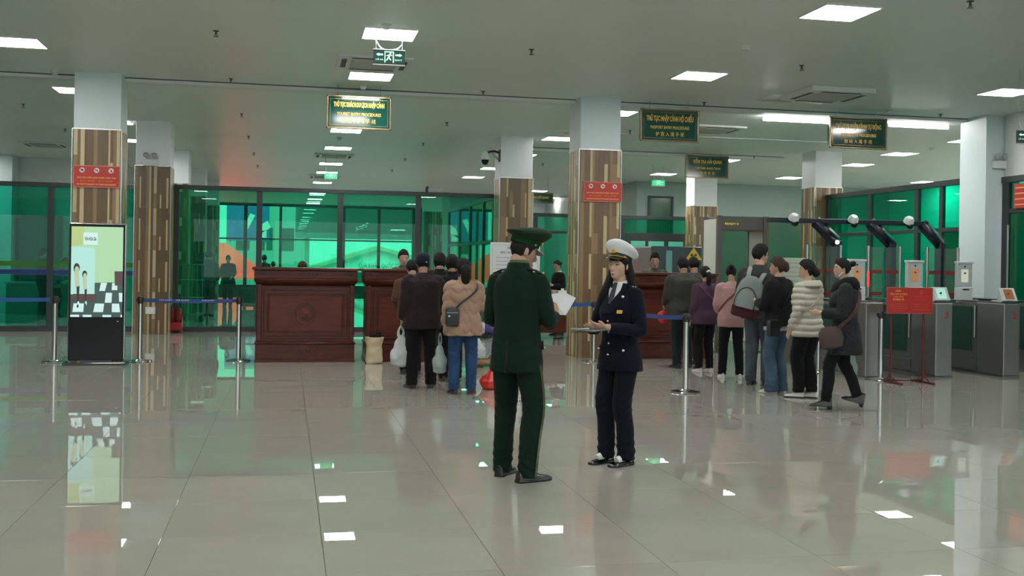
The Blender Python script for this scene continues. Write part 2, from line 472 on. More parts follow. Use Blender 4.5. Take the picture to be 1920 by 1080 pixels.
# ---------------------------------------------------------------- glazed partitions
def partition(name, axis, c, a, b, top, posts, rails, panes_mat, dp=0.07, fw=0.08, skip=(), opaque=None, base=0.10, toprail=0.085):
    """axis 'x': runs along x at y=c; axis 'y': runs along y at x=c. posts: list of (pos, width)."""
    o = struct(name)
    def bb(bm, u0, u1, d, z0, z1, bev=0.004):
        if axis == 'x': box(bm, u0, u1, c - d / 2, c + d / 2, z0, z1, bev)
        else: box(bm, c - d / 2, c + d / 2, u0, u1, z0, z1, bev)
    def pt(n, u0, u1, d, z0, z1, m, bev=0.004):
        bm = bmesh.new(); bb(bm, u0, u1, d, z0, z1, bev); return part(n, bm, m, o)
    pt('top_rail', a, b, dp * 1.15, top - toprail, top, M_frame)
    pt('bottom_rail', a, b, dp * 1.15, 0, base, M_frame)
    ps = sorted(posts)
    for p, w in ps: pt('mullion', p - w / 2, p + w / 2, dp, base, top - toprail, M_frame)
    for k, ((p, w), (q, v)) in enumerate(zip(ps[:-1], ps[1:])):
        zs = [base] + [r for r in rails] + [top - toprail]
        for i, (z0, z1) in enumerate(zip(zs[:-1], zs[1:])):
            if i > 0: pt('transom', p + w / 2, q - v / 2, dp * 0.9, z0 - 0.035, z0 + 0.035, M_frame)
            zz0 = z0 + (0.03 if i > 0 else -0.01); zz1 = z1 - (0.03 if i < len(zs) - 2 else -0.01)
            mm = opaque.get((k, i), panes_mat) if opaque else panes_mat
            pt('pane', p + w / 2 - 0.01, q - v / 2 + 0.01, 0.012, zz0, zz1, mm, 0)
    return o
win1 = partition('window_1', 'x', 21.8, -2.22, 4.31, 2.88, [(-2.15, 0.14), (-0.55, 0.11), (1.04, 0.11), (2.62, 0.11), (4.245, 0.13)], [], G_green)
win2 = partition('window_2', 'x', 21.8, -12.4, -2.8, 2.85, [(-12.35, 0.1), (-10.75, 0.1), (-9.2, 0.1), (-7.62, 0.1), (-6.03, 0.1), (-4.44, 0.11), (-2.85, 0.1)], [], G_left)
M_bandg = mat('green_film', (0.02, 0.16, 0.005), 0.4); M_bandb = mat('blue_film', (0.004, 0.02, 0.16), 0.4)
for (p, q) in ((-9.15, -7.67), (-7.57, -6.08), (-5.98, -4.5), (-4.38, -2.9)):
    part('green_band', bx(p, q, 21.785, 21.792, 1.245, 1.335), M_bandg, win2)
    part('blue_band', bx(p, q, 21.785, 21.792, 1.085, 1.175), M_bandb, win2)
win3 = partition('window_3', 'y', 4.27, 21.86, 28.6, 2.87, [(22.17, 0.09), (23.3, 0.11), (25.05, 0.12), (26.65, 0.12), (28.5, 0.14)], [1.9], G_green, base=0.6)
win4 = partition('window_4', 'x', 29.2, 6.75, 11.5, 2.88, [(6.82, 0.13), (8.15, 0.08), (9.38, 0.13), (11.42, 0.13)], [2.35], G_green, toprail=0.1)
part('door_leaf', bx(9.5, 11.32, 29.14, 29.2, 0.1, 2.32), M_frame, win4)
for (u0, u1) in ((9.62, 10.05), (10.15, 10.62), (10.75, 11.2)):
    part('door_pane', bx(u0, u1, 29.125, 29.14, 1.75, 2.15), mat('lit_green_pane', (0.10, 0.50, 0.34), 0.15), win4)
win5 = partition('window_5', 'y', 11.6, 16.34, 21.5, 3.06, [(21.42, 0.12), (19.7, 0.12), (18.04, 0.12), (17.27, 0.10), (16.40, 0.10)], [2.17], G_right,
                 opaque={(0, 0): M_gpane}, toprail=0.1)
win6 = partition('window_6', 'y', 11.6, 6.0, 15.6, 3.0, [(15.50, 0.16), (13.2, 0.12), (10.8, 0.12), (8.4, 0.12), (6.06, 0.12)], [2.43], G_right,
                 opaque={(k, 0): M_gpane for k in range(4)}, toprail=0.1)
part('door_pull', bx(11.52, 11.55, 15.36, 15.39, 1.15, 2.2, 0.008), M_steel, win6)
# dark green windows in the rear wall
def rear_window(name, pxa, pya, pxb, pyb, y, zlow=None):
    p, q = on_y(pxa, pya, y), on_y(pxb, pyb, y)
    z0 = q.z if zlow is None else zlow
    o = struct(name, bx(p.x, q.x, y - 0.03, y, z0, p.z), M_gpane)
    bm = bmesh.new()
    for (a, b, c, d) in ((p.x - .06, p.x, z0 - .06, p.z + .06), (q.x, q.x + .06, z0 - .06, p.z + .06), (p.x, q.x, p.z, p.z + .06), (p.x, q.x, z0 - .06, z0)):
        box(bm, a, b, y - 0.06, y, c, d)
    part('frame', bm, M_frame, o)
    return o
rear_window('window_7', 1352, 413, 1514, 500, 31, 0.9)
rear_window('window_8', 1218, 371, 1258, 398, 31, 2.2)
# the lit room behind the right-hand partition: pale green wall
M_lit = mat('pale_green_wall', (0.72, 0.86, 0.80), 0.5)
struct('wall_lobby', bx(18.9, 19.1, 8, 31, 0, CEIL), M_lit)
# far facade with daylight behind it
fac = partition('window_9', 'x', 50, -4.4, 6.3, 4.02, [(-4.3, 0.16), (-3.2, 0.13), (-1.87, 0.16), (-0.31, 0.12), (2.57, 0.10), (4.18, 0.14), (5.8, 0.14), (6.22, 0.14)], [2.40], G_fac, dp=0.1, toprail=0.12, base=0.3)

# ---------------------------------------------------------------- outdoors beyond the facade
struct('ground', bx(-70, 70, 51, 200, -0.6, -0.15), mat('forecourt_paving', (0.42, 0.44, 0.44), 0.8, var=0.1, vscale=0.5))
def solid_prism(pts, y0, y1):
    bm = bmesh.new(); a = [bm.verts.new((x, y0, z)) for x, z in pts]; b = [bm.verts.new((x, y1, z)) for x, z in pts]
    n = len(pts)
    bm.faces.new(a); bm.faces.new(list(reversed(b)))
    for i in range(n): bm.faces.new((a[i], b[i], b[(i + 1) % n], a[(i + 1) % n]))
    return bm
gate_b = thing('customs_hall', 'pale gabled hall with a lettered front beyond the rear windows', 'building', (6.2, 75, -0.15))
Mbw = mat('pale_render', (0.82, 0.84, 0.80), 0.7); Mroof = mat('cream_coping', (0.62, 0.52, 0.34), 0.7)
part('wall', solid_prism([(-3.9, 0), (3.6, 0), (3.6, 1.55), (0, 2.45), (-3.9, 1.15)], 0.2, 8), Mbw, gate_b)
bm = solid_prism([(-5.2, 0.75), (0, 2.45), (0, 2.72), (-5.2, 1.02)], -0.2, 8); part('roof_slope', bm, Mroof, gate_b)
bm = solid_prism([(0, 2.45), (4.6, 1.25), (4.6, 1.52), (0, 2.72)], -0.2, 8); part('roof_slope', bm, Mroof, gate_b)
me = lettering('CỬA KHẨU QUỐC TẾ', 0.42, mat('green_letters', (0.03, 0.14, 0.10), 0.5), width=2.9)
obj('lettering', me, gate_b, loc=(0.15, 0.19, 1.30))
part('door_band', bx(-3.6, 3.3, 0.1, 0.2, 0.1, 0.85), mat('shaded_glass', (0.02, 0.10, 0.08), 0.2), gate_b)
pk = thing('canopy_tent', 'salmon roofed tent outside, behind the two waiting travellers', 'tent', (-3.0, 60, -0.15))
Mp = mat('salmon_canvas_glow', (0.80, 0.08, 0.06), 0.7, emit=(1.0, 0.008, 0.006), estr=15.0)  # glow added to the canvas so its pink carries through the green glass
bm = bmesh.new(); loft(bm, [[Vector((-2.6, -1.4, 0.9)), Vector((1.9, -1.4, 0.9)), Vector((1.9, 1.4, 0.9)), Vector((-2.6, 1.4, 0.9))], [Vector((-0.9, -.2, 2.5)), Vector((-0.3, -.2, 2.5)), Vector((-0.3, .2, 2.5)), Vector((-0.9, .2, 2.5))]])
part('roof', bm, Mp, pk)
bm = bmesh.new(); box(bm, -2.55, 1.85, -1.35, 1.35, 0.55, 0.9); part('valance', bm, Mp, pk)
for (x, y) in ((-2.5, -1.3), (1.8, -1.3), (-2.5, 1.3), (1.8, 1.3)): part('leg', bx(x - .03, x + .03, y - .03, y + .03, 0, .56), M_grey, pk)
cn = thing('entrance_canopy', 'broad grey canopy over the forecourt seen high in the rear windows', 'canopy', (5.6, 56, -0.15))
part('fascia', bx(-5.2, 7, 0, .3, 3.05, 5.6), mat('canopy_grey', (0.27, 0.33, 0.31), .6), cn); part('soffit', bx(-5.2, 7, -3.0, 0, 5.2, 5.4), MATS['canopy_grey'], cn)
part('gutter', bx(-5.2, 7, -.1, 0, 2.75, 3.05), mat('gutter_pale', (0.5, 0.55, 0.53), .5), cn)
for x in (-4.6, 6.4): part('post', bx(x - .12, x + .12, .05, .3, 0, 3.1), MATS['gutter_pale'], cn)
bl = thing('banner_board', 'blue advertising board outside above the salmon tent', 'sign', (-1.95, 64, -0.15))
part('board', bx(-1.5, 0.9, 0, 0.1, 2.7, 4.9), mat('banner_blue', (0.02, 0.16, 0.45), 0.5), bl)
bm = bmesh.new()
for pts in ([(-.4, 3.2), (.1, 4.2), (-.2, 4.3), (-.5, 3.6)], [(.2, 3.0), (1.0, 3.5), (.8, 3.9), (.5, 3.7)], [(.3, 2.9), (.75, 2.9), (.75, 3.3), (.3, 3.3)]):
    poly(bm, [(x, -0.01, z) for x, z in pts])
part('white_shapes', bm, M_paper, bl)
for x in (-1.3, .7): part('post', bx(x - .05, x + .05, .1, .2, 0, 4.9), M_grey, bl)
annex = thing('annex_building', 'grey green annex outside left of the gabled hall', 'building', (0.5, 68, -0.15))
part('wall', bx(-4.2, 0.6, 0, 6, 0, 5.5), mat('annex_render', (0.40, 0.45, 0.43), 0.8), annex)
for x in (-3.6, -2.2, -0.9): part('window', bx(x, x + 0.8, -0.03, 0, 2.2, 3.6), mat('annex_glass', (0.05, 0.10, 0.10), 0.2), annex)
# ---------------------------------------------------------------- ceiling fittings
def led_panel_meshes():
    bm = bmesh.new()
    for (a, b, c, d) in ((-.305, .305, -.305, -.29), (-.305, .305, .29, .305), (-.305, -.29, -.29, .29), (.29, .305, -.29, .29)): box(bm, a, b, c, d, -0.016, 0)
    fr = mesh_of('frame', bm, M_trim)
    df = mesh_of('diffuser', bx(-.29, .29, -.29, .29, -0.012, -0.002), M_panel)
    return fr, df
pfr, pdf = led_panel_meshes()
ROWS = [
 ('in the row over the kiosk column', [(-3.25, y) for y in (6.3, 10.1, 13.87, 17.61, 21.43, 24.7)]),
 ('in the row over the first counter', [(1.1, y) for y in (4.9, 8.6, 12.14, 14.96, 17.6, 21.3, 24.65, 28.68, 31.56, 35.66, 41.4, 45.3, 48.6)]),
 ('in the row over the middle queue', [(5.42, y) for y in (6.1, 9.85, 13.6, 17.3, 21.2, 24.7, 28.4, 31.5)]),
 ('in the row over the numbered gates', [(10.12, y) for y in (6.2, 9.8, 13.55)] + [(9.75, 17.0), (10.3, 24.07), (10.28, 28.32), (10.4, 31.2)][:3]),
 ('in the row along the right wall', [(13.2, 18.8), (13.3, 21.42), (13.75, 23.98), (13.99, 28.11), (18.2, 27.95)]),
 ('added unseen in the lobby past the right partition', [(14.0, 14.5), (14.0, 17.5), (16.0, 14.0), (16.0, 17.0), (16.2, 20.0), (18.0, 16.5), (18.0, 19.5), (18.0, 22.4), (18.1, 25.0)]),  # panels added out of view to brighten the lobby seen through the glass
 ('in the row at the far left', [(-8.2, y) for y in (13.9, 17.6, 21.4, 25.2, 28.5)]),
 ('behind the middle column', [(10.25, 40.0), (8.6, 36.5)]),
 ('behind the camera', [(-3.3, 1.5), (1.1, 1.2), (5.4, 1.8), (10.1, 1.8), (-3.3, -3.5), (1.1, -3.6), (5.4, -3.4), (10.1, -3.4)]),
]
for rown, lst in ROWS:
    for k, (x, y) in enumerate(lst):
        t = thing('ceiling_light', 'square white ceiling light panel, %s %s' % (ORD[k] if k < 12 else 'last', rown), 'ceiling light', (x, y, CEIL), group='square ceiling light panels')
        obj('frame', pfr, t); obj('diffuser', pdf, t)
for lab, (xa, xb) in (('left of the automatic entry sign', (7.85, 9.05)), ('right of the automatic entry sign', (10.2, 11.33))):
    t = thing('tube_light', 'long white tube light hanging %s' % lab, 'tube light', ((xa + xb) / 2, 16.75, CEIL), group='hanging tube lights')
    h = (xb - xa) / 2
    bm = bmesh.new(); tube(bm, [(-h, 0, -0.07), (h, 0, -0.07)], 0.034, 10); part('tube', bm, M_tube, t, True)
    part('housing', bx(-h, h, -0.02, 0.02, -0.045, -0.02), M_trim, t)
    for s in (-1, 1): part('hanger', bx(s * h * .8 - .006, s * h * .8 + .006, -.006, .006, -0.02, 0), M_steel, t)

bm = bmesh.new(); lathe(bm, [(0.035, 0), (0.035, -0.006), (0.012, -0.008), (0.012, -0.03), (0.007, -0.032), (0.007, -0.05)], 12)
sp_body = mesh_of('body', bm, mat('sprinkler_brass', (0.12, 0.10, 0.07), 0.35, metal=0.8))
bm = bmesh.new(); box(bm, -.016, -.012, -.003, .003, -.062, -.03); box(bm, .012, .016, -.003, .003, -.062, -.03); lathe(bm, [(0.03, -0.062), (0.03, -0.066)], 12)
sp_def = mesh_of('deflector', bm, MATS['sprinkler_brass'])
for lx, rown in ((-4.44, 'left of the kiosk column'), (-0.83, 'over the left counter'), (2.85, 'over the green uniformed officer'), (6.39, 'over the passport queue'), (10.55, 'over the right gates')):
    for k, y in enumerate((9.12, 12.55, 15.8, 19.5, 23.0, 26.6, 30.0)):
        px, py, w = proj(lx, y, CEIL)
        if px < -20 or px > 1940 or py < -10: continue
        t = thing('sprinkler', 'small brass fire sprinkler, %s in the line %s' % (ORD[k], rown), 'sprinkler', (lx, y, CEIL), group='ceiling sprinklers')
        obj('body', sp_body, t); obj('deflector', sp_def, t)
bm = bmesh.new(); lathe(bm, [(0.055, 0), (0.055, -0.02), (0.045, -0.03), (0.038, -0.05), (0.02, -0.055)], 18)
sm_me = mesh_of('smoke_detector', bm, M_pale, True)
for (px, py, lab) in ((103, 133, 'beside the kiosk column'), (724, 46, 'before the nearest light of the first row'), (681, 161, 'just before the ceiling beam'), (636, 258, 'behind the tourist entry sign'), (1399, 86, 'near the front right light'), (1666, 208, 'above the automatic entry sign'), (1747, 277, 'near the twin spot column'), (1062, 247, 'left of the middle column'), (1276, 288, 'before the customs sign')):
    p = ground(px, py, CEIL)
    tag(obj('smoke_detector', sm_me, None, loc=p), 'round white smoke detector on the ceiling %s' % lab, 'smoke detector', 'ceiling smoke detectors')

def cassette(x, y, lab, drop=0.03, s=0.95):
    t = thing('air_conditioner', lab, 'air conditioner', (x, y, CEIL), group='ceiling cassette air conditioners')
    h = s / 2
    bm = bmesh.new(); box(bm, -h, h, -h, h, -drop, 0, 0.012); part('fascia', bm, M_trim, t)
    part('intake_grille', bx(-h * .62, h * .62, -h * .62, h * .62, -drop - .012, -drop, .004), mat('intake_grey', (0.42, 0.45, 0.43), 0.6), t)
    for (a, b, c, d) in ((-h * .62, h * .62, -h * .88, -h * .74), (-h * .62, h * .62, h * .74, h * .88), (-h * .88, -h * .74, -h * .62, h * .62), (h * .74, h * .88, -h * .62, h * .62)):
        part('outlet_slot', bx(a, b, c, d, -drop - .003, -drop + .001), M_gap, t)
    return t
cassette(1.06, 13.95, 'square ceiling air conditioner behind the hanging exit sign')
cassette(7.72, 14.35, 'lowered ceiling air conditioner between two grilles at the right', 0.075, 1.0)
cassette(7.75, 18.7, 'ceiling air conditioner right of the passport entry sign', 0.04)
cassette(-5.5, 26.3, 'ceiling air conditioner at the far left beyond the kiosk column', 0.03)
cassette(1.08, 26.5, 'ceiling air conditioner among the far lights of the first row', 0.03)
cassette(1.08, 33.2, 'ceiling air conditioner next to the small far exit sign', 0.03)
for (x, y, lab) in ((7.35, 15.05, 'left'), (8.15, 14.95, 'right')):
    t = thing('ceiling_grille', 'square ceiling air grille, %s one below the lowered air conditioner' % lab, 'ceiling grille', (x, y, CEIL), group='square ceiling air grilles')
    bm = bmesh.new()
    for (a, b, c, d) in ((-.3, .3, -.3, -.26), (-.3, .3, .26, .3), (-.3, -.26, -.26, .26), (.26, .3, -.26, .26)): box(bm, a, b, c, d, -0.02, 0)
    part('frame', bm, M_trim, t)
    for k in range(9): part('slat', bx(-.26, .26, -.25 + k * .06, -.225 + k * .06, -.016, -.006), M_grey, t)
    part('duct', bx(-.26, .26, -.26, .26, -.004, -.001), M_gap, t)

# ---------------------------------------------------------------- hanging signs
def hanging_sign(name, lab, x0, x1, y, z0, z1, lines, dim=False):
    w, h = x1 - x0, z1 - z0
    t = thing(name, lab, 'sign', ((x0 + x1) / 2, y, (z0 + z1) / 2))
    part('board', bx(-w / 2 + .02, w / 2 - .02, -0.055, 0.055, -h / 2 + .02, h / 2 - .02), M_signg, t)
    bm = bmesh.new()
    for (a, b, c, d) in ((-w / 2, w / 2, -h / 2, -h / 2 + .025), (-w / 2, w / 2, h / 2 - .025, h / 2), (-w / 2, -w / 2 + .025, -h / 2, h / 2), (w / 2 - .025, w / 2, -h / 2, h / 2)):
        box(bm, a, b, -0.066, -0.03, c, d, 0.006)
    part('frame', bm, M_goldf, t)
    bm = bmesh.new(); e = .05
    for (a, b, c, d) in ((-w / 2 + e, w / 2 - e, -h / 2 + e, -h / 2 + e + .006), (-w / 2 + e, w / 2 - e, h / 2 - e - .006, h / 2 - e), (-w / 2 + e, -w / 2 + e + .006, -h / 2 + e, h / 2 - e), (w / 2 - e - .006, w / 2 - e, -h / 2 + e, h / 2 - e)):
        box(bm, a, b, -0.059, -0.055, c, d)
    part('border_line', bm, M_goldf, t)
    for (txt, zz, sz, ww, bold) in lines:
        obj('lettering', lettering(txt, sz * h, M_gold, 0.002, bold=bold, width=ww * w), t, loc=(0, -0.059, zz * h))
    for s in (-1, 1):
        bm = bmesh.new(); tube(bm, [(s * w * .33, 0, h / 2), (s * w * .33, 0, CEIL - (z0 + z1) / 2)], 0.005, 6); part('hanger', bm, M_steel, t)
hanging_sign('hanging_sign', 'green hanging sign with gold words over the first counter', 0.53, 1.48, 15.9, 3.38, 3.87,
             [('THỦ TỤC KHÁCH DU LỊCH NHẬP CẢNH', .22, .185, .78, .004), ('TOURIST ENTRY PROCEDURES', -.06, .13, .68, .001), ('旅 游 入 境 手 续', -.27, .15, .52, 0)])
hanging_sign('hanging_sign', 'green hanging sign with gold passport entry words right of the middle column', 5.36, 6.33, 15.9, 3.385, 3.895,
             [('THỦ TỤC NHẬP CẢNH HỘ CHIẾU', .2, .21, .80, .004), ('PASSPORT ENTRY PROCEDURES', -.07, .13, .66, .001), ('护 照 入 境 手 续', -.28, .15, .48, 0)])
hanging_sign('hanging_sign', 'dark green hanging automatic entry sign between the two tube lights', 8.58, 9.6, 15.9, 3.40, 3.91,
             [('THỦ TỤC NHẬP CẢNH TỰ ĐỘNG', .2, .2, .80, .003), ('AUTO ENTRY PROCEDURES', -.07, .13, .62, .001), ('自 动 入 境 手 续', -.28, .15, .48, 0)])
hanging_sign('hanging_sign', 'smaller looking green customs inspection sign hanging farther back', 8.71, 9.73, 22.6, 3.43, 3.95,
             [('KIỂM TRA HẢI QUAN', .2, .2, .66, .003), ('CUSTOMS INSPECTION', -.08, .13, .6, .001), ('海 关 检 查', -.29, .15, .34, 0)])
hanging_sign('hanging_sign', 'farthest dark green sign half hidden between the two middle columns', 6.6, 7.52, 30.0, 3.2, 3.5,
             [('KIỂM TRA HẢI QUAN', .05, .3, .7, .003)])

M_exit = mat('exit_face', (0.004, 0.035, 0.024), 0.3); M_exl = mat('exit_lit', (0.3, 0.9, 0.6), 0.4, emit=(0.45, 1.0, 0.70), estr=1.0)
M_exg = mat('exit_green_lit', (0.0, 0.3, 0.12), 0.4, emit=(0.03, 0.55, 0.22), estr=0.8)
def exit_sign(lab, x, y, z, w=0.35, h=0.16, face=M_exit, rz=0.0, wires=True):
    t = thing('exit_sign', lab, 'exit sign', (x, y, z), rz, group='hanging exit signs')
    part('case', bx(-w / 2, w / 2, -.018, .018, -h / 2, h / 2, .006), face, t)
    bm = bmesh.new(); box(bm, -w / 2 - .004, w / 2 + .004, -.022, .022, -h / 2 - .012, -h / 2); box(bm, -w / 2 - .004, w / 2 + .004, -.022, .022, h / 2, h / 2 + .008)
    part('rim', bm, M_grey, t)
    # running figure leaving a doorway
    bm = bmesh.new(); q = h / .16; yy = -.0195
    for (a, b, c, d) in ((-.052, -.042, -.06, .065), (.042, .052, -.06, .065), (-.052, .052, .055, .065)): box(bm, a * q, b * q, yy, yy + .002, c * q, d * q)
    fig = [[(-.008, .03), (.012, .03), (.006, -.005), (-.014, -.005)], [(-.014, -.002), (.004, -.002), (.026, -.03), (.014, -.036)], [(-.014, 0), (0, -.004), (-.026, -.042), (-.036, -.036)], [(.008, .028), (.03, .012), (.034, .018), (.012, .036)], [(-.006, .03), (-.03, .02), (-.03, .012), (-.004, .02)]]
    for pts in fig: poly(bm, [(a * q, yy, b * q) for a, b in pts])
    ring = [(.014 + .010 * math.cos(2 * PI * i / 10), .045 + .010 * math.sin(2 * PI * i / 10)) for i in range(10)]
    poly(bm, [(a * q, yy, b * q) for a, b in ring])
    part('running_figure', bm, M_exl, t)
    for s in (-1, 1):
        bm = bmesh.new()
        poly(bm, [(s * a * q, yy, b * q) for a, b in ((.07, .035), (.07, .018), (.115, .018), (.115, .008), (.145, .0265), (.115, .045), (.115, .035))])
        part('arrow', bm, M_exl, t)
    obj('lettering', lettering('LỐI RA', .022 * q, M_exl, width=.085 * q), t, loc=(-.107 * q, yy, -.03 * q)); obj('lettering', lettering('EXIT', .024 * q, M_exl, width=.08 * q), t, loc=(.107 * q, yy, -.03 * q))
    if wires:
        for s in (-1, 1):
            bm = bmesh.new(); tube(bm, [(s * w * .42, 0, h / 2), (s * w * .42, 0, CEIL - z)], 0.004, 6); part('rod', bm, M_grey, t)
        bm = bmesh.new(); tube(bm, [(-w * .42, 0, h / 2 + .10), (-w * .25, 0, h / 2 + .02), (0, 0, h / 2 + .006), (w * .25, 0, h / 2 + .02), (w * .42, 0, h / 2 + .07)], .006, 6, k=4)
        part('cable', bm, M_pale, t, True)
exit_sign('near hanging exit sign with two arrows and a lit running figure', 1.085, 12.0, 3.725)
exit_sign('tiny far exit sign beneath the last lights of the first row', 1.0, 26.0, 3.48, .31, .13, M_exg)
exit_sign('small green exit sign above the rear green window', 9.3, 26.0, 3.57, .35, .15, M_exg)
exit_sign('cut off exit sign at the right edge of the view', 9.27, 12.0, 3.16, .33, .16)

# ---------------------------------------------------------------- notices on the columns
def notice(col, xc, y, zc, w, h, lab):
    t = thing('notice_board', lab, 'notice', (xc, y, zc), group=None)
    part('sheet', bx(-w / 2, w / 2, -.006, .006, -h / 2, h / 2), M_red, t)
    bm = bmesh.new()
    for (a, b, c, d) in ((-w / 2 - .008, -w / 2, -h / 2, h / 2), (w / 2, w / 2 + .008, -h / 2, h / 2), (-w / 2 - .008, w / 2 + .008, -h / 2 - .008, -h / 2), (-w / 2 - .008, w / 2 + .008, h / 2, h / 2 + .008)): box(bm, a, b, -.009, .008, c, d)
    part('edge_strip', bm, mat('pink_edge', (0.62, 0.22, 0.17), 0.4), t)
    for k in range(3):
        cx = (-.32 + .32 * k) * w; cz = .30 * h; r = .15 * h
        bm = bmesh.new(); poly(bm, [(cx + r * math.cos(2 * PI * i / 24), -.0072, cz + r * math.sin(2 * PI * i / 24)) for i in range(24)])
        d = part('sign_disc', bm, mat('disc_white', (0.74, 0.58, 0.62), 0.5), t)
        bm = bmesh.new()
        n = 24
        for i in range(n):
            a0, a1 = 2 * PI * i / n, 2 * PI * (i + 1) / n
            poly(bm, [(cx + q * math.cos(a), -.0078, cz + q * math.sin(a)) for q, a in ((r * .82, a0), (r, a0), (r, a1), (r * .82, a1))])
        poly(bm, [(cx + r * a, -.0078, cz + r * b) for a, b in ((-.6, .5), (-.5, .6), (.6, -.5), (.5, -.6))])
        part('prohibition_ring', bm, mat('ring_red', (0.40, 0.05, 0.08), 0.5), d)
        bm = bmesh.new()
        sh = [[(-.45, -.2), (.45, -.2), (.45, .2), (.15, .25), (0, .4), (-.15, .25), (-.45, .2)], [(-.5, .25), (.1, .25), (.5, -.2), (.2, -.4), (-.1, 0), (-.5, 0)], [(-.15, -.45), (.25, -.45), (.3, 0), (.1, .35), (-.1, .1)]][k]
        poly(bm, [(cx + r * a, -.0084, cz + r * b) for a, b in sh])
        part('pictogram', bm, M_ink, d)
    obj('lettering', lettering('KHU VỰC CẤM QUAY PHIM, CHỤP ẢNH', .10 * h, M_orange, bold=.001, width=.86 * w), t, loc=(0, -.0075, -.06 * h))
    obj('lettering', lettering('禁止拍照   禁止录像', .085 * h, M_pinkp, width=.72 * w), t, loc=(0, -.0075, -.22 * h))
    obj('lettering', lettering('NO PHOTOGRAPHY OR VIDEO RECORDING', .10 * h, M_orange, bold=.001, width=.86 * w), t, loc=(0, -.0075, -.38 * h))
notice(col1, -2.63, 15.815, 2.56, .60, .29, 'red prohibition notice on the column behind the kiosk')
notice(col3, 4.755, 15.815, 2.565, .60, .29, 'red prohibition notice on the middle column')
t = thing('notice_board', 'red notice cut off at the right edge above the glass door', 'notice', (11.54, 15.08, 2.66))
part('sheet', bx(-.01, .0, -.16, .16, -.2, .2), M_red, t)
for k in range(4): part('text_line', bx(-.013, -.01, -.13, .13, .12 - k * .09, .14 - k * .09), M_orange, t)

# ---------------------------------------------------------------- emergency twin spots, cameras, socket
def twin_spot(x, y, z, lab):
    t = thing('emergency_light', lab, 'emergency light', (x, y, z), group='twin spot emergency lights')
    part('battery_box', bx(-.13, .13, -.06, 0, -.065, .065, .01), M_pale, t)
    for s in (-1, 1):
        bm = bmesh.new(); tube(bm, [(s * .075, -.03, .065), (s * .075, -.03, .12)], .008, 8)
        h = part('spot_lamp', bm, M_grey, t)
        bm = bmesh.new(); tube(bm, [(s * .075, -.01, .14), (s * .075, -.055, .14), (s * .075, -.085, .135)], [.03, .045, .05], 16); part('lamp_head', bm, M_chrome, h, True)
        bm = bmesh.new(); tube(bm, [(s * .075, -.083, .135), (s * .075, -.088, .135)], [.038, .03], 16); part('lens', bm, mat('lamp_lens', (0.35, 0.37, 0.36), 0.1), h, True)
twin_spot(-2.55, 21.1, 3.235, 'twin spot emergency light on the second left column')
twin_spot(11.52, 15.62, 3.20, 'twin spot emergency light on the right white column')
t = thing('socket_plate', 'white double socket low on the second left column', 'socket', (-2.51, 21.095, .44))
part('plate', bx(-.09, .09, -.012, 0, -.07, .07, .005), M_pale, t); part('outlet', bx(-.055, -.005, -.015, -.01, -.04, .04), M_paper, t); part('outlet', bx(.005, .055, -.015, -.01, -.04, .04), M_paper, t)

t = thing('dome_camera', 'white pan tilt camera on a bracket left of the fourth column', 'camera', (4.19, 21.2, 3.62))
bm = bmesh.new(); box(bm, -.02, 0, -.07, .07, -.12, .12); tube(bm, [(0, 0, .06), (-.14, 0, .09), (-.27, 0, .05)], .022, 8, k=3); part('bracket', bm, M_black, t)
bm = bmesh.new(); tube(bm, [(0, 0, -.1), (-.1, 0, -.02), (-.16, 0, .06)], .016, 8); part('brace', bm, M_grey, t)
bm = bmesh.new(); lathe(bm, [(.02, .09), (.06, .05), (.085, -.01), (.085, -.09)], 20, c=(-.30, 0, 0)); part('housing', bm, M_pale, t, True)
bm = bmesh.new(); lathe(bm, [(.08, -.09), (.072, -.14), (.045, -.18), (.01, -.195)], 20, c=(-.30, 0, 0)); part('dome', bm, M_blackg, t, True)
t = thing('bullet_camera', 'small dark camera on top of the central glass partition', 'camera', (2.78, 21.75, 2.88))
part('foot', bx(-.03, .03, -.03, .03, 0, .07), M_black, t); bm = bmesh.new(); tube(bm, [(0, .06, .09), (0, -.10, .085)], .03, 10); part('barrel', bm, M_black, t, True)
bm = bmesh.new(); tube(bm, [(.0, .03, .09), (.25, .03, .05), (.42, .03, .02)], .008, 6); part('cable', bm, M_pale, t)
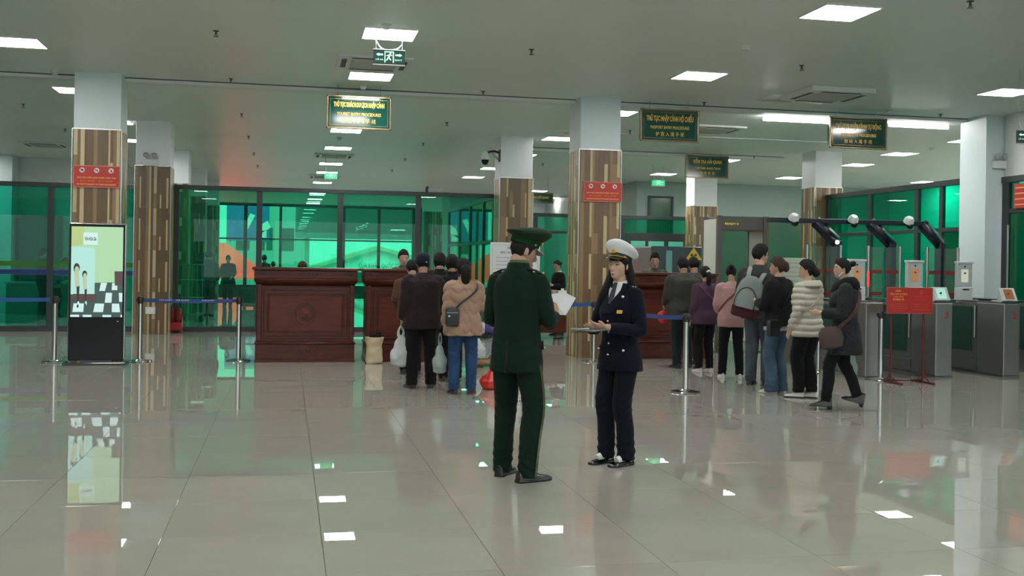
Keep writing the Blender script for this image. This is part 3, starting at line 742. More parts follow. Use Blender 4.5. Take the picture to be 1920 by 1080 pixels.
# ---------------------------------------------------------------- carved wooden counters
M_rose = mat('rosewood', (0.074, 0.0150, 0.0085), 0.36, spec=.3, var=0.30, vscale=3.0, stretch=(1.0, 6, 6), bump=0.02, bscale=40)
M_rose2 = mat('rosewood_panel', (0.092, 0.0200, 0.0105), 0.40, spec=.3, var=0.25, vscale=3.0, stretch=(1.0, 6, 6))
M_carve = mat('carved_shadow', (0.055, 0.014, 0.008), 0.5)
def scroll(bm, pts, r, mi=0): tube(bm, pts, r, 6, k=4, mi=mi)
def counter(lab, x0, x1, y, depth=0.62, H=1.33, emblem=True, M1=None):
    t = thing('service_counter', lab, 'counter', ((x0 + x1) / 2, y, 0), group=None)
    w = x1 - x0; h = w / 2
    part('plinth', bx(-h, h, 0, depth, 0, .04, .004), M_rose, t)
    part('base', bx(-h + .008, h - .008, .008, depth - .01, .04, .255, .006), M_rose, t)
    bm = bmesh.new()   # base cap moulding
    loft(bm, [[Vector((-a, b, z)), Vector((a, b, z)), Vector((a, depth - .01, z)), Vector((-a, depth - .01, z))] for a, b, z in ((h + .004, -.012, .255), (h + .004, -.012, .27), (h - .02, .014, .29))])
    part('base_moulding', bm, M_rose, t)
    part('body', bx(-h + .02, h - .02, .02, depth - .02, .28, 1.13, .004), M_rose, t)
    # fielded panel: frame, bevelled moulding, raised field
    fx, z0, z1 = h - .09, .335, 1.035
    bm = bmesh.new()
    def frm(x, za, zb, wd, d0, d1):
        for (a, b, c, d) in ((-x, x, za, za + wd), (-x, x, zb - wd, zb), (-x, -x + wd, za + wd, zb - wd), (x - wd, x, za + wd, zb - wd)): box(bm, a, b, d0, d1, c, d, .004)
    frm(fx, z0, z1, .022, .004, .022); frm(fx - .028, z0 + .028, z1 - .028, .05, .012, .022); frm(fx - .084, z0 + .084, z1 - .084, .014, .006, .022)
    part('panel_moulding', bm, M_rose, t)
    part('field_panel', bx(-fx + .1, fx - .1, .013, .022, z0 + .1, z1 - .1, .004), M_rose2, t)
    for s in (-1, 1): part('corner_post', bx(s * (h - .055) - .028, s * (h - .055) + .028, .008, .03, .29, 1.12, .006), M_rose, t)
    # cornice: cavetto, frieze, top
    bm = bmesh.new()
    loft(bm, [[Vector((-a, b, z)), Vector((a, b, z)), Vector((a, depth, z)), Vector((-a, depth, z))] for a, b, z in ((h - .02, .02, 1.07), (h - .01, .0, 1.10), (h + .012, -.03, 1.125), (h + .022, -.045, 1.16), (h + .022, -.045, 1.175))])
    part('cornice', bm, M_rose, t)
    part('frieze', bx(-h - .018, h + .018, -.035, depth, 1.175, 1.29, .008), M_rose, t)
    part('top', bx(-h - .045, h + .045, -.065, depth + .02, 1.29, H, .01), M_rose, t)
    # side panels
    for s in (-1, 1):
        bm = bmesh.new(); xx = s * (h - .02)
        for (a, b, c, d) in ((.1, depth - .1, .36, .40), (.1, depth - .1, .98, 1.02), (.1, .14, .40, .98), (depth - .14, depth - .1, .40, .98)): box(bm, xx - .008, xx + .008, a, b, c, d, .003)
        part('side_moulding', bm, M_rose, t)
    # carved ornaments
    def spray(cx, cz, sc, dens, yy):
        bm = bmesh.new()
        ball(bm, (cx, yy, cz), (.018 * sc, .006, .022 * sc), u=8, v=6)
        for s in (-1, 1):
            for k in range(dens):
                a = cx + s * (.03 + k * .042) * sc
                pts = [(a + s * .034 * sc * math.cos(t_) * (1 - t_ / 8), yy, cz + (.026 - .004 * k) * sc * math.sin(t_) * (1 - t_ / 8) * (1 if k % 2 else -1)) for t_ in (0, .8, 1.6, 2.4, 3.2, 4.2)]
                scroll(bm, pts, .0045 * sc)
                ball(bm, (a + s * .01, yy, cz + (.016 if k % 2 else -.012) * sc), (.012 * sc, .004, .007 * sc), u=8, v=6)
        return bm
    part('carved_spray', spray(0, 1.235, 1.0, 4, -.036), M_carve, t); part('carved_spray', spray(0, .155, .95, 4, .008), M_carve, t)
    for s in (-1, 1): part('carved_corner', spray(s * (h - .09), 1.235, .8, 2, -.036), M_carve, t)
    if emblem:
        bm = bmesh.new(); c = (0, .012, .69)
        for rr_, rad in ((.148, .006), (.125, .0035), (.092, .004)):
            pts = [(rr_ * math.cos(2 * PI * i / 36), .012, .69 + rr_ * math.sin(2 * PI * i / 36)) for i in range(37)]
            tube(bm, pts, rad, 6)
        for i in range(18):
            a = PI * (1.16 + 1.68 * i / 17) - PI * .0
            tube(bm, [(.10 * math.cos(a), .012, .69 + .10 * math.sin(a)), (.118 * math.cos(a + .12), .012, .69 + .118 * math.sin(a + .12))], .005, 6)
        star = [(.055 * (1 if i % 2 == 0 else .42) * math.sin(PI * i / 5), .011, .705 + .055 * (1 if i % 2 == 0 else .42) * math.cos(PI * i / 5)) for i in range(10)]
        vs = [bm.verts.new(p) for p in star]; bm.faces.new(vs)
        for i in range(10):
            a = PI * (1.28 + .44 * i / 9); tube(bm, [(.03 * math.cos(a), .012, .70 + .03 * math.sin(a)), (.085 * math.cos(a), .012, .69 + .085 * math.sin(a))], .003, 5)
        part('carved_emblem', bm, mat('carved_face', (0.085, 0.024, 0.014), 0.45), t)
    return t
cnt1 = counter('carved rosewood counter with a round emblem, nearest the kiosk', -.425, .965, 15.27)
cnt2 = counter('carved rosewood counter that the man in the dark jacket queues at', 1.10, 2.49, 15.27)
cnt3 = counter('carved rosewood counter behind the woman in the white cap', 5.16, 6.55, 15.66)
part('hand_slot', bx(-.7, -.676, .22, .36, .16, .27, .02), M_blackg, cnt2)

# ---------------------------------------------------------------- advertising kiosk
kx = -2.47; ky = 15.0
t = thing('display_kiosk', 'tall black display kiosk with a lit cartoon screen before the left column', 'kiosk', (kx, ky, 0))
part('foot', bx(-.40, .39, -.10, .30, 0, .035, .006), M_blackg, t)
bm = bmesh.new(); box(bm, -.365, .365, 0, .075, .05, 1.885, .03); part('shell', bm, mat('silver_bezel', (0.52, 0.53, 0.53), 0.25, metal=0.9), t)
part('front_panel', bx(-.350, .350, -.006, .005, .065, 1.87, .004), mat('kiosk_black', (0.004, 0.005, 0.005), 0.25, spec=.25), t)
part('neck', bx(-.2, .2, .01, .07, .03, .06), M_blackg, t)
def emi(name, r, g, b, s=1.0):
    c = rgb(r, g, b)
    return mat(name, (0.02, 0.02, 0.02), 0.25, emit=c, estr=s)
SC = [emi('screen_wall', 176, 222, 172, .92), emi('screen_curtain', 178, 232, 218, .95), emi('screen_dark', 60, 88, 80, .8), emi('screen_light', 205, 236, 228, 1.0), emi('screen_brown', 88, 62, 60, .8), emi('screen_skin', 196, 205, 172, .9), emi('screen_black', 40, 42, 42, .7), emi('screen_yellow', 184, 208, 132, .92)]
sx0, sx1, sz0, sz1 = -.325, .325, .635, 1.835
def S(u, v, y=-.0075): return (sx0 + u * (sx1 - sx0), y, sz1 - v * (sz1 - sz0))
def Q(bm, pts, mi, y): poly(bm, [S(u, v, y) for u, v in pts], mi)
bm = bmesh.new()
Q(bm, [(0, 0), (1, 0), (1, .63), (0, .63)], 0, -.0066)
Q(bm, [(0, 0), (.24, 0), (.24, .2), (0, .22)], 7, -.0068)
Q(bm, [(0, .23), (.46, .24), (.46, .76), (0, .76)], 1, -.0070)
for k in range(7): Q(bm, [(.02 + k * .062, .22), (.05 + k * .062, .22), (.045 + k * .062, .245), (.025 + k * .062, .245)], 1, -.0071)
Q(bm, [(0, .63), (1, .61), (1, 1), (0, 1)], 2, -.0072)
Q(bm, [(0, .23), (.46, .24), (.46, .75), (0, .75)], 1, -.0074)
Q(bm, [(.58, .62), (.70, .62), (.66, .71), (.55, .71)], 3, -.0076); Q(bm, [(.80, .62), (.90, .62), (.90, .70), (.79, .70)], 3, -.0076)
Q(bm, [(.68, .73), (.80, .73), (.79, .84), (.66, .84)], 3, -.0076); Q(bm, [(.93, .73), (1, .73), (1, .83), (.94, .83)], 3, -.0076)
Q(bm, [(.06, .85), (.26, .85), (.25, .945), (.04, .945)], 3, -.0076); Q(bm, [(.47, .85), (.65, .85), (.63, .945), (.44, .945)], 3, -.0076); Q(bm, [(.80, .85), (.94, .85), (.96, .945), (.80, .945)], 3, -.0076)
for a in (0, .24, .62, .97): Q(bm, [(a, .975), (min(a + .17, 1), .975), (min(a + .17, 1), 1), (a, 1)], 3, -.0076)
Q(bm, [(.05, .745), (.50, .745), (.50, .83), (.02, .83)], 4, -.0078); Q(bm, [(.84, .49), (1, .49), (1, .65), (.85, .65)], 4, -.0078)
Q(bm, [(.23, .065), (.505, .065), (.505, .2), (.23, .2)], 3, -.0078)
obj('cartoon_screen', mesh_of('cartoon_screen', bm, SC), t)
bm = bmesh.new()   # two drawn women in the picture: flat print on the screen
def oval(u, v, ru, rv, mi, y):
    poly(bm, [S(u + ru * math.cos(2 * PI * i / 18), v + rv * math.sin(2 * PI * i / 18), y) for i in range(18)], mi)
for (u, v, k) in ((.11, .46, 1.0), (.265, .53, .8)):
    oval(u, v, .06 * k, .055 * k, 6, -.0082); oval(u + .005, v + .02 * k, .042 * k, .04 * k, 5, -.0084)
    Q(bm, [(u - .05 * k, v + .05 * k), (u + .045 * k, v + .05 * k), (u + .06 * k, v + .2 * k), (u - .02 * k, v + .22 * k)], 5, -.0083)
    Q(bm, [(u, v + .2 * k), (u + .06 * k, v + .2 * k), (u + .05 * k, v + .37 * k), (u + .015 * k, v + .37 * k)], 6, -.0083)
    oval(u + .04 * k, v + .40 * k, .022 * k, .035 * k, 3, -.0084); oval(u + .03 * k, v + .42 * k, .018 * k, .02 * k, 6, -.0086)
obj('drawn_figures', mesh_of('drawn_figures', bm, SC), t)
obj('lettering', lettering('VĂN HÓA GIA', .06, SC[6], bold=.002, width=.15), t, loc=S(.367, .138, -.0085))
part('indicator_lamp', bx(.262, .28, -.009, -.005, .575, .58), emi('indicator', 220, 235, 225, 1.0), t)

# ---------------------------------------------------------------- belt barriers
bm = bmesh.new(); lathe(bm, [(.165, 0), (.170, .006), (.165, .016), (.10, .026), (.045, .034), (.036, .040)], 36); po_base = mesh_of('base', bm, M_chrome, True)
bm = bmesh.new(); lathe(bm, [(.034, .036), (.034, .80)], 24); po_pole = mesh_of('pole', bm, M_steel_pole if 'M_steel_pole' in globals() else mat('satin_pole', (0.58, 0.58, 0.56), 0.2, metal=1.0), True)
bm = bmesh.new(); lathe(bm, [(.034, .80), (.040, .805), (.040, .885), (.034, .895), (.010, .897)], 24)
for a in range(4):
    box(bm, -.012, .012, .036, .058, .825, .875, .004, M=Matrix.Rotation(a * PI / 2, 4, 'Z'))
po_head = mesh_of('belt_head', bm, M_black, True)
def barrier(x, y, lab):
    t = thing('belt_barrier', lab, 'barrier post', (x, y, 0), group='belt barrier posts')
    obj('base', po_base, t); obj('pole', po_pole, t); obj('belt_head', po_head, t)
    return t
def belt(t, dx, dy, m, sag=0.01, z=.85, hw=.026):
    bm = bmesh.new(); L = math.hypot(dx, dy); n = Vector((dx / L, dy / L, 0)); st = n * .05; N = 10; prev = None
    for i in range(N + 1):
        k = i / N; p = st + n * (L - .10) * k; s = -sag * 4 * k * (1 - k)
        q = [bm.verts.new((p.x + e * n.y * .001, p.y - e * n.x * .001, z + s + d)) for e, d in ((-1, -hw), (1, -hw), (1, hw), (-1, hw))]
        if prev:
            for a in range(4): bm.faces.new((prev[a], prev[(a + 1) % 4], q[(a + 1) % 4], q[a]))
        prev = q
    return part('belt', bm, m, t)
def words_on_belt(o, dx, dy, k, txt, w):
    L = math.hypot(dx, dy); a = math.atan2(dy, dx)
    obj('lettering', lettering(txt, .026, M_paper, width=w), o, loc=(dx * k - .002 * dy / L * -1, dy * k - .003, .85), rot=(0, 0, a))
b1 = barrier(-3.05, 15.33, 'belt barrier post left of the display kiosk'); belt(b1, -3.4, .02, M_belt, .015)
b2 = barrier(-1.97, 15.44, 'belt barrier post right of the display kiosk'); e2 = belt(b2, 1.32, .03, M_belt2, .012)
for k, tx in ((.25, 'CỬA KHẨU'), (.42, 'HẢI QUAN'), (.68, 'CỬA KHẨU')): words_on_belt(e2, 1.32, .03, k, tx, .17)
b3 = barrier(-.65, 15.47, 'belt barrier post touching the first counter on its left')
b4 = barrier(4.45, 11.43, 'nearest belt barrier post, right of the woman in the white cap')
b5 = barrier(4.46, 15.17, 'belt barrier post in front of the middle column'); belt(b5, -1.1, -.2, M_belt, .008); belt(b4, .01, 3.74, M_belt2, .05)
b6 = barrier(3.36, 14.97, 'belt barrier post hidden behind the green uniformed officer')
b7 = barrier(7.53, 12.49, 'belt barrier post directly behind the red notice stand')
b8 = barrier(7.24, 13.6, 'belt barrier post behind the walking woman in the dark coat')

# ---------------------------------------------------------------- red notice stand
t = thing('notice_stand', 'red notice board on two dark red legs before the gates', 'notice stand', (7.725, 12.16, 0))
part('board', bx(-.31, .31, -.012, .012, .885, 1.205, .008), M_redsign, t)
bm = bmesh.new()
for (a, b, c, d) in ((-.318, .318, .877, .889), (-.318, .318, 1.201, 1.213), (-.318, -.306, .889, 1.201), (.306, .318, .889, 1.201), (-.005, .001, .889, 1.201)): box(bm, a, b, -.016, .014, c, d, .003)
part('rim', bm, mat('red_rim', (0.33, 0.05, 0.05), 0.35), t)
Mfaint = mat('faint_print', (0.52, 0.06, 0.045), 0.5)
for (tx, xx, zz, sz, ww, mm) in (('LỐI ĐI', -.17, 1.165, .03, .07, M_yel), ('KIỂM SOÁT TỰ ĐỘNG', -.16, 1.125, .026, .24, M_orange), ('NHẬP CẢNH', -.165, 1.092, .02, .13, M_orange), ('自动通道入境', -.165, 1.058, .026, .15, M_orange),
                          ('HƯỚNG DẪN  SỬ DỤNG', .155, 1.10, .022, .23, Mfaint), ('SELF SERVICE', .155, 1.06, .024, .15, Mfaint)):
    obj('lettering', lettering(tx, sz, mm, bold=.0006, width=ww), t, loc=(xx, -.0135, zz))
bm = bmesh.new()
for (xx, zz, ww) in ((-.16, 1.0, .22), (-.16, .972, .24), (-.16, .945, .24), (-.16, .915, .16), (.155, 1.0, .22), (.155, .96, .2), (.155, .93, .24)): box(bm, xx - ww / 2, xx + ww / 2, -.0135, -.012, zz - .004, zz + .004)
part('text_lines', bm, Mfaint, t, kind='stuff')
bm = bmesh.new(); poly(bm, [(.155 + a, -.0135, 1.15 + b) for a, b in ((-.03, -.025), (.03, -.025), (.012, .0), (.018, .018), (0, .035), (-.018, .018), (-.012, 0))]); part('pictogram', bm, Mfaint, t)
for s in (-.235, .215):
    bm = bmesh.new(); tube(bm, [(s, .025, .03), (s, .025, 1.18)], .013, 10); l = part('leg', bm, M_redpole, t, True)
    bm = bmesh.new(); box(bm, s - .014, s + .014, -.24, .24, 0, .026, .006); tube(bm, [(s, .02, .12), (s, -.12, .02)], .008, 8); tube(bm, [(s, .03, .12), (s, .15, .02)], .008, 8); part('foot', bm, M_redpole, t)
bm = bmesh.new(); tube(bm, [(-.235, .025, .035), (.215, .025, .035)], .011, 8); part('cross_bar', bm, M_redpole, t)

# ---------------------------------------------------------------- electronic gates
M_term = mat('terminal_grey', (0.50, 0.54, 0.54), 0.35)
M_scr1 = emi('amber_screen', 186, 132, 88, .75); M_scr2 = emi('pale_screen', 206, 214, 190, .8); M_scr3 = emi('mint_screen', 170, 224, 205, .95); M_scr4 = emi('brown_screen', 150, 92, 48, .75)
M_redlit = mat('red_lit_bar', (0.5, 0.0, 0.0), 0.4, emit=(1.0, 0.03, 0.03), estr=2.2)
M_stripe = mat('red_stripe', (0.20, 0.014, 0.014), 0.5)
def gate(x, num, lab, term, tscr, reader, rscr):
    t = thing('gate_cabinet', lab, 'passport gate', (x, 12.7, 0))
    W = .125
    part('front_housing', bx(-W, W, 0, .56, .02, 1.0, .012), M_gate, t)
    part('middle_body', bx(-W + .03, W - .03, .56, 2.0, .02, .97, .006), M_gate, t)
    for s in (-1, 1):
        part('side_glass', bx(s * (W - .03), s * (W - .02), .72, 1.78, .30, .93), mat('smoked_glass', (0.03, 0.075, 0.06), 0.12), t)
        part('kick_plate', bx(s * (W - .03), s * (W - .015), .60, 1.95, .03, .2), M_gate, t)
        bm = bmesh.new(); tube(bm, [(s * (W - .01), .64, .5), (s * (W - .01), .64, .95)], .016, 10); part('flap_post', bm, M_steel, t, True)
    part('rear_housing', bx(-W, W, 2.0, 2.55, .02, 1.0, .012), M_gate, t)
    part('base', bx(-W - .005, W + .005, -.005, 2.56, 0, .02), M_gap, t)
    part('top_plate', bx(-W + .01, W - .01, .01, 2.54, 1.0, 1.012, .004), M_black, t)
    if num: obj('gate_number', lettering(num, .125, mat('number_red', (0.40, 0.012, 0.02), 0.5), bold=.003), t, loc=(.035, -.002, .835))
    if term:
        tx, ty = term
        k = part('face_terminal', bx(-.125, .125, -.03, .03, -.17, .19, .012), M_term, t, loc=(tx, ty, 1.37))
        part('hood', bx(-.135, .135, -.05, .03, .17, .20, .006), M_pale, k)
        part('screen', bx(-.058, .058, -.034, -.029, -.10, .085, .003), tscr, k)
        bm = bmesh.new(); poly(bm, [(a * .02, -.0345, .03 + b * .018) for a, b in ((-1, 0), (-.3, .8), (.8, .5), (1, -.4), (.2, -.5), (0, -1), (-.4, -.4))]); part('face_outline', bm, M_ink, k)
        bm = bmesh.new(); lathe(bm, [(.012, 0), (.012, .004)], 12); part('lens', bm, M_blackg, k, loc=(0, -.031, .125), rot=(PI / 2, 0, 0))
        part('base_box', bx(-.115, .115, -.06, .05, -.36, -.17, .01), M_pale, k)
        part('passport_slot', bx(-.05, .05, -.064, -.055, -.215, -.195), M_black, k)
    if reader:
        k = part('reader', bx(-.115, .12, -.10, .10, 0, .05, .008), M_term, t, loc=(0, .13, 1.10), rot=(R(62), 0, 0))
        part('screen', bx(-.06, .075, -.075, .075, .05, .054), rscr, k)
        bm = bmesh.new(); poly(bm, [(a * .03, b * .03, .0545) for a, b in ((-1, 0), (-.3, .6), (.8, .7), (.4, .1), (0, -.8), (-.4, -.3))]); part('hand_symbol', bm, M_ink, k)
        part('stand', bx(-.09, .09, .10, .2, 1.0, 1.12, .006), M_term, t)
    return t
gate(7.56, None, 'brushed steel passport gate beside the walking woman', (.02, .52), M_scr1, False, None)
gate(8.585, '3', 'brushed steel passport gate marked 3, right behind the red notice stand', (0.0, .72), M_scr1, True, M_scr3)
gate(9.61, '2', 'brushed steel passport gate marked 2, right of the notice stand', (-.05, 1.0), M_scr2, True, M_scr4)
gate(10.63, '1', 'brushed steel passport gate just outside the right edge', None, None, False, None)
for k, (xa, xb) in enumerate(((7.78, 8.34), (8.81, 9.35), (9.82, 10.36))):
    t = thing('glass_barrier', ['pair of glass leaves with red stripes behind the walking woman', 'pair of glass leaves with red stripes left of gate two', 'pair of glass leaves with red stripes right of gate two'][k], 'glass gate', ((xa + xb) / 2, 15.0, 0), group=None)
    h = (xb - xa) / 2
    for s in (-1, 1):
        bm = bmesh.new(); tube(bm, [(s * h, 0, 0), (s * h, 0, 1.80)], .024, 12); part('post', bm, M_steel, t, True)
        g0 = part('glass_leaf', bx(min(s * .03, s * (h - .03)), max(s * .03, s * (h - .03)), -.006, .006, .35, 1.78), G_clear, t)
        for z in (1.40, 1.06): part('red_stripe', bx(min(s * .035, s * (h - .035)), max(s * .035, s * (h - .035)), -.009, -.007, z - .028, z + .028), M_stripe, g0)
    if k == 1: part('signal_bar', bx(-.30, -.27, -.04, -.02, 1.17, 1.40, .005), M_redlit, t)
# overhead camera frame behind the gates
t = thing('camera_gantry', 'black overhead frame carrying three dome cameras behind the gates', 'gantry', (7.6, 16.0, 0))
part('beam', bx(.0, 2.86, -.06, .06, 2.17, 2.25, .01), M_darkmet, t)
for xp, xs in ((1.22, .86), (2.20, 1.84), (3.12, 2.80)):
    bm = bmesh.new(); tube(bm, [(xs - .03, 0, 2.21), (xp, 0, 1.87)], [(.105, .10), (.105, .10)], 4, ref=(1, 0, 0), p=2.0); part('slanted_arm', bm, M_darkmet, t)
    part('post', bx(xp - .06, xp + .06, -.08, .08, 0, 1.90, .012), M_darkmet, t)
bm = bmesh.new(); lathe(bm, [(.035, 0), (.03, .02)], 16); part('spot_lamp', bm, mat('white_lamp', (0.9, 0.9, 0.9), 0.4, emit=(1, 1, 1), estr=3.0), t, loc=(1.17, -.105, 1.87), rot=(PI / 2, 0, 0))
for xc in (.40, 1.45, 2.46):
    bm = bmesh.new(); lathe(bm, [(.05, .10), (.08, .06), (.085, .0)], 20); k = part('dome_camera', bm, M_pale, t, True, loc=(xc, -.09, 2.22), rot=(R(35), 0, 0))
    bm = bmesh.new(); ball(bm, (.015, -.05, -.03), (.058, .058, .058)); part('lens_ball', bm, M_blackg, k, True)

# ---------------------------------------------------------------- metal detector arch, scanner, info board
t = thing('metal_detector', 'walk through metal detector arch with pale side panels', 'metal detector', (7.48, 16.7, 0))
Mdet = mat('detector_grey', (0.11, 0.105, 0.09), 0.45); Mlam = mat('pale_laminate', (0.55, 0.57, 0.50), 0.4)
for s in (-1, 1):
    k = part('side_panel', bx(s * .42 - .035, s * .42 + .035, .03, .60, .02, 2.24, .004), Mlam, t)
    part('edge_post', bx(s * .42 - .05, s * .42 + .05, -.02, .03, 0, 2.30, .008), Mdet, t); part('edge_post', bx(s * .42 - .05, s * .42 + .05, .60, .65, 0, 2.30, .008), Mdet, t)
part('header', bx(-.37, .37, 0, .62, 2.06, 2.29, .008), Mdet, t)
obj('display_text', lettering('READY 0', .045, mat('amber_text', (0.5, 0.4, 0.02), 0.4, emit=(0.8, 0.65, 0.05), estr=0.8), width=.24), t, loc=(-.2, -.003, 2.16))
t = thing('baggage_scanner', 'dark grey baggage scanner with a yellow radiation triangle', 'scanner', (8.34, 22.0, 0))
Mscan = mat('scanner_slate', (0.035, 0.055, 0.062), 0.35)
part('housing', bx(-.60, .60, 0, 1.6, .25, 1.87, .03), Mscan, t); part('base', bx(-.58, .58, .05, 1.55, 0, .25), M_black, t)
part('light_strip', bx(-.27, -.13, -.012, 0, 1.25, 1.78, .02), mat('strip_teal', (0.16, 0.33, 0.32), 0.3), t)
bm = bmesh.new(); poly(bm, [(.17, -.004, 1.58), (.57, -.004, 1.58), (.37, -.004, 1.86)]); w_ = part('warning_triangle', bm, mat('warning_yellow', (0.62, 0.40, 0.03), 0.5), t)
bm = bmesh.new()
for k in range(3):
    a0 = PI / 2 + k * 2 * PI / 3 + PI
    poly(bm, [(.37 + q * math.cos(a0 + d), -.008, 1.665 + q * math.sin(a0 + d)) for q, d in ((.02, -.5), (.075, -.5), (.08, 0), (.075, .5), (.02, .5))])
poly(bm, [(.37 + .014 * math.cos(2 * PI * i / 10), -.008, 1.665 + .014 * math.sin(2 * PI * i / 10)) for i in range(10)])
part('trefoil', bm, M_ink, w_)
part('tunnel_hood', bx(.60, 1.0, .3, 1.3, .55, 1.35, .02), Mscan, t)
t = thing('information_board', 'pale information board on a stand behind the woman with claw clip hair', 'notice stand', (8.80, 17.6, 0))
part('board', bx(-.30, .30, -.01, .01, .95, 1.62, .005), mat('board_pale', (0.40, 0.45, 0.38), 0.5), t)
for k in range(6): part('text_line', bx(-.22, .2 - .05 * (k % 3), -.013, -.01, 1.52 - k * .08, 1.535 - k * .08), mat('faded_line', (0.25, 0.29, 0.26), 0.6), t)
for s in (-1, 1): part('leg', bx(s * .25 - .015, s * .25 + .015, .012, .04, 0, 1.0), M_grey, t)
t = thing('notice_easel', 'white notice board with printed lines behind the green uniformed officer', 'notice stand', (4.49, 20.96, 0))
part('board', bx(-.51, .51, -.015, .015, .75, 1.86, .006), M_paper, t)
obj('lettering', lettering('NỘI QUY', .075, mat('maroon_print', (0.16, 0.03, 0.05), 0.6), bold=.001, width=.22), t, loc=(-.05, -.0165, 1.75))
obj('lettering', lettering('KHU VỰC CỬA KHẨU', .06, MATS['maroon_print'], bold=.001, width=.5), t, loc=(-.05, -.0165, 1.66))
for k in range(9): part('text_line', bx(-.40, .38 - .12 * (k % 4 == 1), -.0165, -.015, 1.55 - k * .075, 1.565 - k * .075), mat('grey_print', (0.45, 0.50, 0.56), 0.6), t)
bm = bmesh.new()
for (a, b, c, d) in ((-.47, .47, .79, .796), (-.47, .47, 1.81, 1.816), (-.47, -.464, .79, 1.81), (.464, .47, .79, 1.81)): box(bm, a, b, -.0165, -.015, c, d)
part('border', bm, MATS['grey_print'], t)
for s in (-1, 1):
    bm = bmesh.new(); tube(bm, [(s * .4, .03, 0), (s * .4, .03, 1.0)], .018, 8); part('leg', bm, M_grey, t)

# ---------------------------------------------------------------- fire extinguishers by the second column
M_ered = mat('extinguisher_red', (0.34, 0.012, 0.018), 0.28)
t = thing('extinguisher_stand', 'red floor stand for extinguishers at the foot of the second left column', 'stand', (-2.11, 21.55, 0))
bm = bmesh.new()
for s in (-.135, .135): loft(bm, [[Vector((s - .006, y, z)) for y, z in ((-.13, .0), (-.13, .20), (.13, .34), (.13, .0))], [Vector((s + .006, y, z)) for y, z in ((-.13, .0), (-.13, .20), (.13, .34), (.13, .0))]])
part('side_plate', bm, M_ered, t)
part('front_plate', bx(-.135, .135, -.135, -.125, .05, .20), M_ered, t); part('floor_plate', bx(-.13, .13, -.12, .12, .03, .04), M_ered, t)
for s in (-1, 1):
    e = thing('fire_extinguisher', 'red fire extinguisher on the %s side of the red stand' % ('left' if s < 0 else 'right'), 'fire extinguisher', (-2.11 + s * .068, 21.57, .042), group='fire extinguishers in the stand')
    bm = bmesh.new(); lathe(bm, [(.052, 0), (.058, .01), (.058, .36), (.045, .41), (.02, .44)], 18); part('cylinder', bm, M_ered, e, True)
    bm = bmesh.new(); box(bm, -.012, .012, -.05, .02, .455, .47); box(bm, -.012, .012, -.06, .0, .485, .498); tube(bm, [(0, 0, .43), (0, 0, .47)], .014, 8); part('valve_lever', bm, M_black, e)
    bm = bmesh.new(); tube(bm, [(.0, -.02, .45), (.02, -.07, .40), (.015, -.07, .25), (.01, -.066, .12)], .009, 7, k=3); part('hose', bm, M_black, e, True)

# ---------------------------------------------------------------- desk with plant and goods
t = thing('office_desk', 'low dark red desk between the two middle columns', 'desk', (5.15, 19.85, 0))
part('desk_top', bx(-.68, .42, -.03, .62, .82, .86, .008), M_rose, t); part('modesty_panel', bx(-.64, .38, 0, .03, .12, .82), M_rose, t)
for s in (-.64, .35): part('side_panel', bx(s, s + .03, 0, .6, 0, .82), M_rose, t)
pl = thing('potted_plant', 'dark leafy pot plant on the desk beside the middle column', 'plant', (4.66, 20.1, .86))
bm = bmesh.new(); lathe(bm, [(.055, 0), (.08, .14), (.085, .15), (.075, .15), (.07, .13)], 18); part('pot', bm, mat('pot_glaze', (0.12, 0.10, 0.10), 0.3), pl, True)
M_leaf = mat('leaf_dark', (0.012, 0.035, 0.016), 0.45, objvar=0.4)
rl = random.Random(4)
stem = bmesh.new(); lf = bmesh.new()
poly(lf, [(0, 0, 0), (.018, .03, .008), (.014, .075, .004), (0, .11, -.012), (-.014, .075, .004), (-.018, .03, .008)])
leaf_me = mesh_of('leaf', lf, M_leaf)
leaves = []
for k in range(6):
    a = rl.uniform(0, 6.28); pts = [Vector((0, 0, .13))]
    for q in range(4): pts.append(Vector((math.cos(a) * .035 * (q + 1) ** 1.3, math.sin(a) * .035 * (q + 1) ** 1.3, .16 + .085 * (q + 1) - .006 * (q + 1) ** 2)))
    tube(stem, pts, .005, 5)
    for q in pts[1:]:
        for w in range(4): leaves.append((q, rl.uniform(0, 6.28), rl.uniform(-.5, .6)))
part('stem', stem, M_leaf, pl)
for q, a, b in leaves: obj('leaf', leaf_me, pl, loc=q, rot=(b, rl.uniform(-.4, .4), a), scale=(1.2, 1.1, 1))
for k, (x, y, r, h_, c, lab) in enumerate(((4.92, 20.0, .05, .09, (0.35, 0.42, 0.5), 'pale blue cup on the desk beside the pot plant'), (5.07, 20.02, .06, .08, (0.6, 0.55, 0.4), 'cream bowl on the desk in front of the seated clerk'))):
    c_ = thing('cup', lab, 'cup', (x, y, .86)); bm = bmesh.new(); lathe(bm, [(r * .7, 0), (r, h_), (r * .9, h_), (r * .6, .01)], 16); part('body', bm, mat('cup_%d' % k, c, 0.3), c_, True)
    bm = bmesh.new(); tube(bm, [(r, 0, h_ * .8), (r * 1.45, 0, h_ * .6), (r * .85, 0, h_ * .3)], .006, 6, k=3); part('handle', bm, MATS['cup_%d' % k], c_)
part_ = thing('tissue_box', 'white tissue box at the right of the low desk', 'box', (5.24, 20.02, .86)); part('carton', bx(-.09, .09, -.05, .05, 0, .07, .004), M_paper, part_); part('tissue', bx(-.03, .03, -.01, .01, .07, .11), M_paper, part_)
